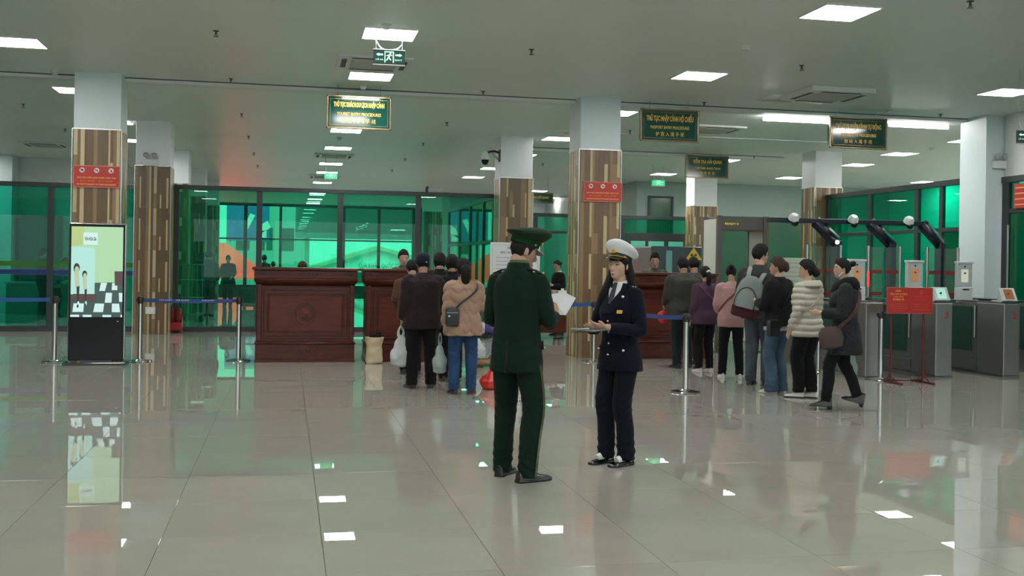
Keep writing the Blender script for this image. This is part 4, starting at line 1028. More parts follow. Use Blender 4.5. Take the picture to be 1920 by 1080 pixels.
# goods on a low pallet
t = thing('pallet', 'low black pallet under the wrapped goods', 'pallet', (3.82, 20.35, 0))
part('deck', bx(-.5, .42, -.3, .4, .04, .07), M_black, t)
for x in (-.45, 0, .37): part('runner', bx(x - .03, x + .03, -.3, .4, 0, .04), M_black, t)
gc = [((-.38, 0), (.20, .26, .30), (0.10, 0.02, 0.03), 'dark red wrapped parcel at the left of the pallet'), ((-.16, -.02), (.20, .3, .22), (0.62, 0.6, 0.66), 'white wrapped parcel second from the left on the pallet'), ((.06, 0), (.22, .3, .26), (0.10, 0.07, 0.26), 'violet wrapped parcel in the middle of the pallet'), ((.29, 0), (.2, .3, .22), (0.26, 0.24, 0.42), 'lilac wrapped parcel at the right of the pallet')]
for k, ((x, y), (a, b, c), col, lab) in enumerate(gc):
    o = thing('parcel', lab, 'parcel', (3.82 + x, 20.35 + y, .07)); bm = bmesh.new(); box(bm, -a / 2, a / 2, -b / 2, b / 2, 0, c, .03); part('wrapping', bm, mat('wrap_%d' % k, col, 0.25, bump=.3, bscale=18, var=.5, vscale=14), o, True)
    bm = bmesh.new(); box(bm, -a / 2 - .002, a / 2 + .002, -.02, .02, c * .98, c + .003); part('tape', bm, M_grey, o)
for k, ((x, y, z), (a, b, c), col, lab) in enumerate((((-.25, .02, .24), (.34, .3, .24), (0.05, 0.09, 0.08), 'dark green wrapped parcel on top of the left pile'), ((.18, .02, .33), (.3, .28, .18), (0.32, 0.32, 0.36), 'grey wrapped parcel on top of the right pile'))):
    o = thing('parcel', lab, 'parcel', (3.82 + x, 20.35 + y, z + (.13 if k == 0 else 0.0))); bm = bmesh.new(); box(bm, -a / 2, a / 2, -b / 2, b / 2, 0, c, .04); part('wrapping', bm, mat('wraptop_%d' % k, col, 0.25, bump=.3, bscale=18, var=.5, vscale=14), o, True)
    part('tape', bx(-a / 2 - .002, a / 2 + .002, -.02, .02, c * .98, c + .003), M_grey, o)

# ---------------------------------------------------------------- seen through the glass
t = thing('travel_bag', 'black wheeled bag standing on the floor behind the glass left of the counter', 'bag', (-1.12, 32.4, 0))
bm = bmesh.new(); box(bm, -.27, .27, -.16, .16, .05, .62, .09); part('case', bm, mat('bag_black', (0.02, 0.025, 0.028), 0.5), t, True)
for s in (-1, 1): part('wheel', bx(s * .2 - .03, s * .2 + .03, -.12, .12, 0, .08, .01), M_black, t)
part('pocket', bx(-.2, .2, -.2, -.15, .1, .38, .02), MATS['bag_black'], t)
t = thing('luggage_trolley', 'dark wire luggage trolley folded upright behind the glass', 'trolley', (-2.1, 25.2, 0))
M_tro = mat('trolley_metal', (0.20, 0.24, 0.23), 0.3, metal=0.8)
for k in range(5):
    bm = bmesh.new(); tube(bm, [(-.22 + k * .11, 0, .12), (-.22 + k * .11, .02, .9), (-.2 + k * .10, .1, 1.30)], .014, 7); part('upright', bm, M_tro, t, True)
bm = bmesh.new()
for z in (.15, .55, .95, 1.3): tube(bm, [(-.26, .0 if z < 1 else .09, z), (.26, .0 if z < 1 else .09, z)], .016, 7)
part('cross_rail', bm, M_tro, t)
for s in (-1, 1):
    bm = bmesh.new(); tube(bm, [(s * .22, -.03, .08), (s * .22, .03, .08)], .08, 14); part('wheel', bm, M_black, t)
t = thing('lobby_desk', 'teal counter desk behind the far left glass', 'desk', (-5.9, 28.4, 0))
part('front', bx(-.9, .9, 0, .05, 0, .75), mat('teal_laminate', (0.06, 0.20, 0.17), 0.4), t); part('top', bx(-.95, .95, -.03, .6, .75, .79), M_grey, t)
for s in (-.9, .86): part('side_panel', bx(s, s + .04, .05, .55, 0, .75), MATS['teal_laminate'], t)
t = thing('tall_cabinet', 'tall dark cabinet against the wall behind the far left glass', 'cabinet', (-6.35, 29.6, 0))
part('carcass', bx(-.45, .55, 0, .38, 0, 2.5), mat('cabinet_dark', (0.06, 0.09, 0.09), 0.4), t)
for s in (-.43, .06): part('door', bx(s, s + .46, -.02, 0, .05, 2.45), MATS['cabinet_dark'], t)
# ---------------------------------------------------------------- people
SKINM = mat('skin', (0.40, 0.235, 0.165), 0.5, spec=0.35, var=0.06, vscale=14)
SKINM2 = mat('skin_fair', (0.52, 0.325, 0.24), 0.48, spec=0.35, var=0.05, vscale=14)
HAIRM = mat('hair_black', (0.006, 0.0055, 0.0055), 0.6, spec=.22, bump=0.5, bscale=90, stretch=(3, 3, 0.5))
HAIRB = mat('hair_brown', (0.036, 0.018, 0.010), 0.55, spec=.25, bump=0.5, bscale=90, stretch=(3, 3, 0.5))
EYEW = mat('eye_white', (0.55, 0.52, 0.48), 0.3); EYED = mat('eye_dark', (0.012, 0.009, 0.008), 0.2); LIPM = mat('lips', (0.26, 0.085, 0.075), 0.45); BROWM = mat('eyebrow', (0.02, 0.015, 0.012), 0.7)

def smoothstep(a, b, x):
    t = np.clip((x - a) / (b - a), 0, 1); return t * t * (3 - 2 * t)
def head_point(d, female=False):
    """surface point of a head (metres, origin at eye level centre) for unit directions d (n,3): x right, y forward, z up"""
    x, y, z = d[:, 0], d[:, 1], d[:, 2]
    ax, ay, az = .076, .096, .118
    if female: ax, ay, az = .072, .092, .113
    px, py, pz = ax * x, ay * y, az * z
    low = np.clip(-z, 0, 1)
    px = px * (1 - 0.36 * low ** 1.6)                            # jaw narrows
    back = smoothstep(0.1, -0.6, y) * smoothstep(0.1, -0.7, z)
    py = py * (1 - 0.45 * back)                                   # nape
    py = py - .004 * smoothstep(.2, .9, y) * (np.abs(px) < .04)   # flatter face
    fr = smoothstep(0.15, 0.5, y)
    g = lambda cx, cz, sx, sz: np.exp(-((np.abs(px) - cx) / sx) ** 2 - ((pz - cz) / sz) ** 2) * fr
    y_in = smoothstep(0.02, 0.40, y)
    py = py + .036 * smoothstep(.30, .93, low) * y_in * (1 - .35 * smoothstep(.012, .05, np.abs(px)))   # straight lower face
    py = py + .005 * g(0, -.104, .022, .014)                      # chin
    nose = np.exp(-(px / (.0085 + .006 * smoothstep(.0, -.035, pz))) ** 2) * fr * smoothstep(.022, -.034, pz) * smoothstep(-.050, -.036, pz)
    py = py + .024 * nose
    py = py - .008 * g(.032, .004, .015, .011)                    # eye sockets
    py = py + .0045 * g(.028, .024, .022, .007) + .004 * g(.044, -.022, .018, .016)
    py = py + .0065 * g(0, -.066, .022, .006) + .006 * g(0, -.078, .019, .006) - .003 * g(0, -.0725, .024, .0025)
    return np.stack([px, py, pz], 1)
def face_y(px, pz, female=False):
    ax, az = (.072, .113) if female else (.076, .118)
    z = pz / az; x = px / (ax * (1 - .36 * max(-z, 0) ** 1.6)); y = math.sqrt(max(1 - x * x - z * z, 1e-3))
    return float(head_point(np.array([[x, y, z]]), female)[0, 1])
def head_grid(nu, nv):
    v = np.linspace(0, PI, nv); u = np.linspace(0, 2 * PI, nu, endpoint=False)
    return np.array([[(math.sin(b) * math.sin(a), math.sin(b) * math.cos(a), math.cos(b)) for a in u] for b in v])
def grid_to_bm(bm, P, M, mi=0):
    """P: (nv, nu, 3) lat-long grid with poles as first and last rows"""
    nv, nu = P.shape[:2]
    top = bm.verts.new(M @ Vector(P[0, 0])); bot = bm.verts.new(M @ Vector(P[-1, 0]))
    rows = [[bm.verts.new(M @ Vector(P[i, j])) for j in range(nu)] for i in range(1, nv - 1)]
    fs = []
    for j in range(nu):
        k = (j + 1) % nu
        fs.append(bm.faces.new((top, rows[0][k], rows[0][j]))); fs.append(bm.faces.new((bot, rows[-1][j], rows[-1][k])))
        for i in range(len(rows) - 1): fs.append(bm.faces.new((rows[i][j], rows[i][k], rows[i + 1][k], rows[i + 1][j])))
    for f in fs: f.material_index = mi; f.smooth = True

HAIRLINES = {   # azimuth from front (0) to back (pi): lowest direction-z that carries hair
 'short': ([0, .45, .85, 1.15, 1.35, 1.55, 1.9, 2.4, 3.15], [.50, .52, .42, .18, -.22, -.05, -.40, -.72, -.78]),
 'bangs': ([0, .35, .75, 1.05, 1.30, 1.5, 2.0, 2.6, 3.15], [.30, .31, .32, .22, .0, -.40, -.85, -.92, -.94]),
 'back':  ([0, .40, .80, 1.10, 1.35, 1.55, 1.9, 2.4, 3.15], [.55, .52, .40, .25, -.05, .02, -.50, -.78, -.80]),
 'side':  ([0, .35, .70, 1.00, 1.30, 1.5, 1.9, 2.5, 3.15], [.50, .42, .25, -.15, -.45, -.50, -.80, -.90, -.92]),
}
def hair_bm(M, style, thick=.013, female=False, n=72, volume=1.0):
    bm = bmesh.new(); D = head_grid(n, n * 2 // 3); nv, nu = D.shape[:2]
    d = D.reshape(-1, 3); P = head_point(d, female)
    az = np.arctan2(np.abs(d[:, 0]), d[:, 1]); thr = np.interp(az, *HAIRLINES[style])
    mask = smoothstep(-.085, .085, d[:, 2] - thr + .02 * np.sin(19 * az) )
    wav = 0.0015 * np.sin(40 * np.arctan2(d[:, 0], d[:, 1])) + .0012 * np.sin(23 * d[:, 2] + 9 * d[:, 0])
    nrm = d / np.array([.8, 1, 1.1]); nrm /= np.linalg.norm(nrm, axis=1)[:, None]
    off = (thick * volume * (0.75 + .35 * smoothstep(-.2, .8, d[:, 2])) + wav) * mask - .012 * (1 - mask)
    grid_to_bm(bm, (P + nrm * off[:, None]).reshape(nv, nu, 3), M)
    return bm

def remeshed(name, bm, mats, voxel, smooth=4, disp=None, parent=None, label=None, keep_mats=False):
    me = bpy.data.meshes.new('raw'); bm.to_mesh(me); bm.free()
    o = bpy.data.objects.new('raw', me)
    m = o.modifiers.new('r', 'REMESH'); m.mode = 'VOXEL'; m.voxel_size = voxel; m.adaptivity = 0
    if smooth:
        s = o.modifiers.new('s', 'SMOOTH'); s.factor = 0.5; s.iterations = smooth
    out = evaluated(o); bpy.data.meshes.remove(me)
    out.name = name
    if disp is not None:
        n = len(out.vertices); co = np.empty(n * 3); no = np.empty(n * 3)
        out.vertices.foreach_get('co', co); out.vertex_normals.foreach_get('vector', no)
        co = co.reshape(-1, 3); no = no.reshape(-1, 3)
        co = co + no * disp(co, no)[:, None]
        out.vertices.foreach_set('co', co.ravel()); out.update()
    out.materials.clear()
    for m in (mats if isinstance(mats, (list, tuple)) else [mats]): out.materials.append(m)
    out.polygons.foreach_set('use_smooth', [True] * len(out.polygons))
    return obj(name, out, parent, label=label)

def wrinkle(amp, seed=0, fx=14, fz=24):
    def f(co, no):
        x, y, z = co[:, 0], co[:, 1], co[:, 2]
        wx = x + .03 * np.sin(9 * z + seed) + .02 * np.sin(21 * y + 5 * z); wz = z + .035 * np.sin(11 * x + 7 * y + seed * 2)
        a = np.sin(fx * wx + 7 * wz + seed) * np.sin(fz * wz + 9 * y + 3 * wx + seed * 1.7)
        fold = 1 - np.abs(np.sin(26 * wz - 15 * wx + 12 * y + seed)) ** .7          # sharp-edged creases
        fold2 = 1 - np.abs(np.sin(38 * wz + 24 * wx - 9 * y + seed * 3.1)) ** .7
        m = .5 + .5 * np.sin(7 * z + 5 * x + seed * 1.3)
        return amp * (a + .9 * fold * m - .8 * fold2 * (1 - m) - .2)
    return f

class Figure:
    """One standing, walking or seated person. Local axes: x = the person's right, y = forward, z = up."""
    def __init__(s, label, x, y, rz, H=1.65, female=False, lean=0.0, head=(0, 0, 0), feet=None, fyaw=(0, 0), fpitch=(0, 0), skin=None, vox=.011, group=None, side=0.0, z=0.0, head_fwd=0.0, head_down=0.0):
        s.k = H / 1.70; s.f = female; s.lean = lean; s.sidel = side; s.vox = vox
        s.root = thing('person', label, 'person', (x, y, z), rz, group)
        s.root['label'] = label
        s.skin = skin or SKINM
        k = s.k
        s.sw = (.146 if female else .166) * k
        s.hipz = .88 * k
        w = .095 * k
        s.feet = feet or ((-w, 0, 0), (w, 0, 0))      # left, right : heel line positions (x, y, lift)
        s.fyaw = fyaw; s.fpitch = fpitch
        s.neck = s.B((0, -.005 * k, 1.43 * k))
        hc = s.B((0, (.02 + head_fwd) * k, (1.578 - head_down) * k))
        s.hc = hc
        yaw, pit, rol = head
        s.HM = Matrix.Translation(hc) @ Euler((-lean * .35 + pit, rol, yaw), 'YXZ').to_matrix().to_4x4() @ Matrix.Scale(k * (.98 if female else 1.0), 4)
        s.body = bmesh.new()
        s.arms = [None, None]
    def B(s, p):
        x, y, z = p; z0 = .90 * s.k
        if z > z0:
            d = z - z0; c, q = math.cos(s.lean), math.sin(s.lean)
            y, z = y * c + d * q, z0 + d * c - y * q
            if s.sidel: x += d * math.sin(s.sidel)
        return Vector((x, y, z))
    def W(s, p): return Matrix.LocRotScale(s.root.location, s.root.rotation_euler, None) @ Vector(p)
    def shoulder(s, i):
        sg = (-1, 1)[i]; return s.B((sg * s.sw, -.01 * s.k, 1.358 * s.k))
    def arm(s, i, elbow, wrist):
        """elbow / wrist in local metres for a 1.70 m person (scaled); i: 0 left, 1 right"""
        s.arms[i] = (s.shoulder(i), Vector(elbow) * s.k, Vector(wrist) * s.k)
    def arm_down(s, i, out=.07, fwd=.02, bend=.10):
        sg = (-1, 1)[i]; S = s.shoulder(i) / s.k
        e = Vector((S.x + sg * out * .55, S.y - .02 + fwd * .3, S.z - .285)); w = Vector((S.x + sg * out * .75, e.y + bend, e.z - .235))
        s.arm(i, e, w)
    # ------------------------------------------------ flesh
    def build_body(s, head_n=40):
        k, bm = s.k, s.body; f = s.f
        X, Y, Z = Vector((1, 0, 0)), Vector((0, 1, 0)), Vector((0, 0, 1))
        rings = [((0, 0, .80), .12, .085), ((0, 0, .92), .135, .09), ((0, 0, 1.05), .115, .08), ((0, 0, 1.2), .12, .08), ((0, 0, 1.30), .115, .07), ((0, -.005, 1.37), .08, .055), ((0, -.005, 1.43), .05, .048)]
        loft(bm, [ering(s.B(Vector(c) * k), X, Y, a * k, b * k, 16) for c, a, b in rings])
        nr = .050 if f else .057
        chin = s.HM @ Vector((0, -.02, -.05))
        tube(bm, [s.B((0, -.008 * k, 1.40 * k)), s.neck + Vector((0, .005, .02)) * k, chin], [(nr + .008) * k, nr * k, nr * k], 14, k=3)
        D = head_grid(head_n * 3 // 2, head_n); P = head_point(D.reshape(-1, 3), f).reshape(D.shape)
        grid_to_bm(bm, P, s.HM)
        for sg in (-1, 1):                                            # ears
            e = .072 if f else .076
            ball(bm, s.HM @ Vector((sg * e, -.008, -.004)), (.010 * k, .020 * k, .031 * k), M=s.HM.to_3x3().normalized() @ Euler((.2, 0, sg * -.35)).to_matrix(), u=12, v=10)
        for i in (0, 1):
            S, E, Wr = s.arms[i]
            tube(bm, [s.B((0, 0, 1.33 * k)), S, S.lerp(E, .5), E, E.lerp(Wr, .5), Wr], [.05 * k, .045 * k, .040 * k, .036 * k, .034 * k, .027 * k], 12)
        for i in (0, 1):
            hp, kn, an = s.leg_joints(i)
            tube(bm, [hp + Vector((0, 0, .03)), hp.lerp(kn, .5), kn, kn.lerp(an, .4), an + Vector((0, 0, -.01 * k))], [.075 * k, .062 * k, .045 * k, .045 * k, .032 * k], 12)
            tube(bm, [an + Vector((0, 0, -.01)) * k, an + s.fdir(i) * (.05 * k) + Vector((0, 0, -.055 * k))], [.030 * k, .018 * k], 10)
    def hand(s, i, fdir, pdir, curl=.5, spread=.10, thumb=.5, grip=None):
        """fdir: where the fingers point; pdir: where the palm faces (local)"""
        bm, k = s.body, s.k * (.93 if s.f else 1.0)
        Wr = s.arms[i][2]; fd = Vector(fdir).normalized(); pd = Vector(pdir); pd = (pd - fd * pd.dot(fd)).normalized()
        sd = fd.cross(pd) * (1 if i == 1 else -1)                      # towards the thumb
        # for the right hand with fingers forward and palm left, thumb is up
        sd = pd.cross(fd) * (-1 if i == 1 else 1)
        p0 = Wr
        rings = []
        for t, w, h in ((-.01, .026, .020), (.02, .032, .018), (.05, .038, .016), (.082, .040, .014), (.092, .036, .011)):
            rings.append(ering(p0 + fd * (t * k), sd, pd, w * k, h * k, 12, 2.6))
        loft(bm, rings)
        for q, (off, L) in enumerate(((.029, .068), (.010, .077), (-.010, .072), (-.028, .056))):
            b = p0 + fd * (.083 * k) + sd * (off * k); a = 0.0; pts = [b - fd * .02 * k, b]; dirv = (fd + sd * (spread * (.5 - q / 3) )).normalized()
            for seg, fr_ in ((0, .44), (1, .31), (2, .25)):
                a += curl * (0.65, 1.0, .75)[seg]
                dv = dirv * math.cos(a) + pd * math.sin(a)
                pts.append(pts[-1] + dv * (L * fr_ * k))
            tube(bm, pts, [.0090 * k, .0092 * k, .0086 * k, .0078 * k, .0058 * k], 8)
        tb = p0 + fd * (.022 * k) + sd * (.026 * k)
        d1 = (fd * .70 + sd * .62 + pd * .35 * thumb).normalized(); d2 = (fd * .88 + sd * .12 + pd * .55 * thumb).normalized()
        tube(bm, [tb - d1 * .012 * k, tb, tb + d1 * .036 * k, tb + d1 * .036 * k + d2 * .028 * k], [.013 * k, .0135 * k, .0108 * k, .0075 * k], 8)
    def finish_body(s, voxel=None):
        s.bo = remeshed('body', s.body, s.skin, voxel or s.vox, 2, None, s.root)
        return s.bo
    # ------------------------------------------------ face details
    def face(s, glasses=False, detail=True, lips=True):
        M = s.HM; k = s.k; R3 = M.to_3x3().normalized(); f = s.f
        fy = lambda x, z, d=0.0: M @ Vector((x, face_y(x, z, f) + d, z))
        for sg in (-1, 1):
            bm = bmesh.new()
            ball(bm, fy(sg * .0305, .004, -.0035), (.0138 * k, .0065 * k, .0055 * k), M=R3, u=12, v=8)
            e = part('eye', bm, EYEW if detail else EYED, s.root, True)
            if detail:
                bm = bmesh.new(); ball(bm, fy(sg * .0305, .0042, .0015), (.0060 * k, .0028 * k, .0054 * k), M=R3, u=10, v=8); part('iris', bm, EYED, e, True)
                bm = bmesh.new(); tube(bm, [fy(sg * .0165, .0065, .001), fy(sg * .031, .0105, .003), fy(sg * .046, .0065, .0015)], [.0014 * k, .0022 * k, .0014 * k], 6, k=3); part('eyelid', bm, EYED, e, True)
            bm = bmesh.new(); tube(bm, [fy(sg * .014, .0215, .0005), fy(sg * .032, .0265, .0005), fy(sg * .050, .0225, .0005)], [(.0018 * k, .003 * k), (.0022 * k, .0034 * k), (.001 * k, .0015 * k)], 6, k=3); part('eyebrow', bm, BROWM, s.root, True)
        if lips:
            bm = bmesh.new()
            for zz, hh in ((-.0665, .0040), (-.0765, .0048)):
                tube(bm, [fy(-.022, -.0715, -.001), fy(0, zz, -.0012), fy(.022, -.0715, -.001)], [(.002 * k, .0018 * k), (.0034 * k, hh * k), (.002 * k, .0018 * k)], 8, k=4)
            part('lips', bm, LIPM, s.root, True)
        if glasses:
            bm = bmesh.new()
            for sg in (-1, 1):
                pts = [M @ Vector((sg * .033 + .024 * math.cos(a), .098, .002 + .018 * math.sin(a))) for a in np.linspace(0, 2 * PI, 17)]
                tube(bm, pts, .0018 * k, 6)
                tube(bm, [M @ Vector((sg * .056, .096, .006)), M @ Vector((sg * .078, .05, .008)), M @ Vector((sg * .082, -.01, .004))], .002 * k, 6)
            tube(bm, [M @ Vector((-.009, .099, .006)), M @ Vector((.009, .099, .006))], .0018 * k, 6)
            part('glasses', bm, M_black, s.root, True)
    # ------------------------------------------------ hair
    def hair(s, style, m=None, thick=.013, extra=None, n=120, label=None, volume=1.0):
        bm = hair_bm(s.HM, style, thick, s.f, n, volume)
        o = part('hair', bm, m or HAIRM, s.root, True)
        if label: o['label'] = label
        if extra:
            b2 = bmesh.new()
            for pts, rad in extra: tube(b2, [s.HM @ Vector(q) if not isinstance(q, tuple) or len(q) == 3 else s.B(Vector(q[:3]) * s.k) for q in pts], [tuple(v * s.k for v in r) if isinstance(r, tuple) else r * s.k for r in rad], 12, k=4)
            remeshed('hair_length', b2, m or HAIRM, max(s.vox * .7, .005), 2, wrinkle(.0025, 3, 60, 12), o)
        return o
    # ------------------------------------------------ clothes
    def fdir(s, i):
        a = s.fyaw[i]; return Vector((-math.sin(a), math.cos(a), 0))
    def leg_joints(s, i):
        k = s.k; sg = (-1, 1)[i]; fx, fy, fz = s.feet[i]
        hp = Vector((sg * .085 * k, 0, s.hipz)); d = s.fdir(i)
        an = Vector((fx, fy, 0)) + d * (.02 * k) + Vector((0, 0, .09 * k + fz))
        mid = hp.lerp(an, .485); dist = (an - hp).length; L = max(.80 * k, dist * 1.004); L = min(L, dist * 1.03)
        bulge = math.sqrt(max((L / 2) ** 2 - (dist / 2) ** 2, 0)) * .8
        return hp, mid + d * min(bulge, .22 * k), an
    def trousers(s, m, wide=1.0, hem=.035, flare=0.0, vox=None, top=1.02, seed=0, name='trousers', label=None, knee=1.0):
        k = s.k; bm = bmesh.new(); X, Y = Vector((1, 0, 0)), Vector((0, 1, 0)); hw = 1.06 if s.f else 1.0
        loft(bm, [ering(s.B(Vector((0, y, z)) * k), X, Y, a * k * hw, b * k, 18, 2.3) for z, y, a, b in ((.775, -.005, .120, .100), (.83, -.008, .160, .115), (.90, -.008, .168, .118), (.97, -.004, .155, .108), (top, 0, .148, .102))])
        for i in (0, 1):
            hp, kn, an = s.leg_joints(i); d = s.fdir(i); an2 = Vector((an.x, an.y, an.z)) - d * .008
            bot = an2 + Vector((0, 0, -(.09 - hem) * k)) * (1 if s.fpitch[i] == 0 else .6)
            r = [.088, .083, .073 * knee, .066 + flare * .3, .060 + flare]
            tube(bm, [hp + Vector((0, -.005, -.02)) * k, hp.lerp(kn, .5) + Vector((0, -.004, 0)), kn, kn.lerp(an2, .5) + Vector((0, -.010, 0)), bot], [(q * wide * k, q * wide * 1.08 * k) for q in r], 16, k=4, ref=(1, 0, 0))
        return remeshed(name, bm, m, vox or s.vox, 4, folds(seed), s.root, label)
    TORSO = dict(m=[(.80, .178, .126, -.006), (.90, .174, .122, -.006), (1.00, .166, .116, -.002), (1.08, .166, .116, 0), (1.20, .178, .122, 0), (1.29, .180, .120, -.004), (1.345, .168, .110, -.010), (1.390, .132, .094, -.014), (1.425, .092, .078, -.014), (1.452, .068, .064, -.010)],
                 f=[(.80, .178, .128, -.006), (.90, .172, .122, -.006), (1.00, .150, .112, 0), (1.08, .150, .112, .002), (1.20, .164, .128, .012), (1.28, .166, .118, .006), (1.335, .152, .104, -.006), (1.382, .116, .088, -.012), (1.420, .080, .072, -.010), (1.445, .060, .058, -.008)])
    def surf(s, a, z, d=0.0, bulk=1.0):
        """point on the clothed torso at angle a from the front (+ = the person's right), height z for a 1.70 m person"""
        T = s.TORSO['f' if s.f else 'm']; zs = [q[0] for q in T]; I = lambda c: float(np.interp(z, zs, [q[c] for q in T]))
        A, Bq, yo = I(1) * bulk + d, I(2) * bulk + d, I(3); p = 2 / 2.35
        return s.B(Vector((A * math.copysign(abs(math.sin(a)) ** p, math.sin(a)), yo + Bq * math.copysign(abs(math.cos(a)) ** p, math.cos(a)), z)) * s.k)
    def top(s, m, name='jacket', hem=.80, bulk=1.0, sleeve=1.0, flare=1.0, collar=None, disp=None, vox=None, cuff=.0, label=None, seed=0, smooth=4, waist=1.0):
        """torso and both sleeves as one garment"""
        k = s.k; bm = bmesh.new(); X, Y = Vector((1, 0, 0)), Vector((0, 1, 0))
        T = list(s.TORSO['f' if s.f else 'm'])
        T = [t for t in T if t[0] > hem + .02]
        a0, b0 = s.TORSO['f' if s.f else 'm'][0][1:3]
        lo = [(hem, a0 * flare * bulk, b0 * flare * bulk, -.006)]
        if hem < .80: lo.append((min(.9, (hem + .9) / 2 + .05), a0 * (1 + flare) / 2 * bulk, b0 * (1 + flare) / 2 * bulk, -.006)); T = [t for t in T if t[0] > .93]
        rr = lo + [(z, a * (bulk if z < 1.38 else (1 + bulk) / 2) * (waist if .95 < z < 1.12 else 1), b * (bulk if z < 1.38 else (1 + bulk) / 2), y) for z, a, b, y in T]
        loft(bm, [ering(s.B(Vector((0, y, z)) * k), X, Y, a * k, b * k, 24, 2.35) for z, a, b, y in rr])
        for i in (0, 1):
            S, E, Wr = s.arms[i]; sg = (-1, 1)[i]; r = [.050, .060, .059, .053, .049, .042]
            inn = s.B(Vector((sg * s.sw * .5 / k, -.01, 1.352)) * k); end = Wr + (E - Wr).normalized() * (cuff * k)
            tube(bm, [inn, S + Vector((0, 0, -.006)) * k, S.lerp(E, .5), E, E.lerp(end, .5), end], [q * sleeve * bulk ** .5 * k for q in r], 14, k=3)
        o = remeshed(name, bm, m, vox or s.vox, smooth, disp or wrinkle(.0038, seed), s.root, label)
        if collar:
            col_m, ch, cr, gap = collar; cr -= .004
            bm = bmesh.new(); n = 28; rings = []
            base = s.B(Vector((0, -.010, 1.425)) * k); upv = (s.B(Vector((0, 0, 1.5)) * k) - s.B(Vector((0, 0, 1.40)) * k)).normalized(); fw = Vector((1, 0, 0)).cross(upv) * -1
            for h_, e in ((-.02, .014), (ch * .5, .006), (ch, .004), (ch, -.006), (-.02, -.006)):
                rings.append([base + upv * ((h_ - (.018 if math.cos(2 * PI * i / n) > .86 and gap else 0)) * k) + X * ((cr + e) * k * math.sin(2 * PI * i / n)) + fw * ((cr * .98 + e) * k * math.cos(2 * PI * i / n)) for i in range(n)])
            loft(bm, rings + [rings[0]], cap=False); part('collar', bm, col_m, o, True)
        return o
    def shoes(s, m, sole=None, L=.262, style='shoe'):
        k = s.k * (.92 if s.f else 1.0)
        for i in (0, 1):
            fx, fy, fz = s.feet[i]; a = s.fyaw[i]
            M = Matrix.Translation((fx, fy, fz)) @ Matrix.Rotation(a, 4, 'Z') @ Matrix.Rotation(-s.fpitch[i], 4, 'X')
            T = lambda p: M @ (Vector(p) * k)
            bm = bmesh.new(); rings = []
            prof = ((-.062, .026, .10), (-.058, .034, .135), (-.03, .038, .138), (.02, .038, .130), (.05, .041, .088), (.12, .046, .056), (.165, .042, .044), (.195, .028, .030), (.203, .014, .02)) if style == 'boot' else ((-.062, .022, .045), (-.058, .032, .082), (-.03, .037, .088), (.02, .037, .084), (.07, .041, .064), (.12, .047, .050), (.165, .044, .040), (.195, .030, .028), (.203, .016, .018)) if style != 'flat' else ((-.062, .022, .035), (-.058, .032, .052), (-.03, .036, .056), (.02, .036, .05), (.07, .041, .046), (.12, .047, .044), (.165, .044, .036), (.195, .030, .026), (.203, .016, .016))
            for y, w, h in prof:
                rings.append([T((w * math.cos(t) * (1 if math.sin(t) > 0 else 1), y, .014 + (h - .014) * max(math.sin(t), 0) ** .8 if math.sin(t) > 0 else .014)) for t in [2 * PI * q / 16 for q in range(16)]])
            loft(bm, rings); sh = part('shoe', bm, m, s.root, True)
            bm = bmesh.new(); rings = []
            for y, w in ((-.066, .024), (-.05, .037), (.02, .038), (.08, .044), (.13, .050), (.17, .046), (.2, .030), (.208, .014)):
                rings.append([T((x_, y, z_)) for x_, z_ in ((-w, 0), (w, 0), (w, .018), (-w, .018))])
            loft(bm, rings); part('sole', bm, sole or m, sh)
            if style == 'boot':
                bm = bmesh.new(); loft(bm, [[T(q) for q in ((-a_, -.064, z_), (a_, -.064, z_), (a_, -.064 + 1.7 * a_, z_), (-a_, -.064 + 1.7 * a_, z_))] for a_, z_ in ((.026, -.034), (.034, .016))]); part('heel', bm, sole or m, sh)
    def strap(s, pts, w, m, name='strap', parent=None, th=.004, k=4):
        """band lying on the body; pts local (1.70 m scale)"""
        bm = bmesh.new(); tube(bm, [s.B(Vector(p) * s.k) for p in pts], [(w, th)] * len(pts), 8, k=k)
        return part(name, bm, m, parent or s.root, True)

def folds(seed):
    base = wrinkle(.0022, seed)
    def f(co, no):
        x, y, z = co[:, 0], co[:, 1], co[:, 2]
        env = np.exp(-((z - .11) / .10) ** 2) + .65 * np.exp(-((z - .45) / .10) ** 2) + .6 * np.exp(-((z - .82) / .08) ** 2)
        ph = 2 * PI * z / .062 + 9 * x + 5 * np.sin(12 * y + seed) + 3 * np.sin(20 * x + seed * 2)
        return base(co, no) + .0058 * env * (1 - 1.6 * np.abs(np.sin(ph / 2)) ** .7)
    return f
def _strap2(s, pts, w, m, bulk=1.0, d=.008):
    bm = bmesh.new(); tube(bm, [s.surf(a, z, d, bulk) for a, z in pts], [(w, .004)] * len(pts), 8, k=4)
    return part('bag_strap', bm, m, s.tp, True)
Figure.strap2 = _strap2
def quilt(pitch, amp, scallop=0.0, waves=5, seed=0):
    def f(co, no):
        z = co[:, 2]; a = np.arctan2(co[:, 0], co[:, 1] + .02)
        zz = z + scallop * np.abs(np.sin(a * waves)) if scallop else z + .004 * np.sin(co[:, 0] * 20 + seed)
        q = np.abs(np.sin(PI * zz / pitch)); w = wrinkle(.0018, seed, 40, 30)(co, no)
        return amp * (q ** .6 - .75) * smoothstep(-.2, .25, 1 - np.abs(no[:, 2])) + w
    return f

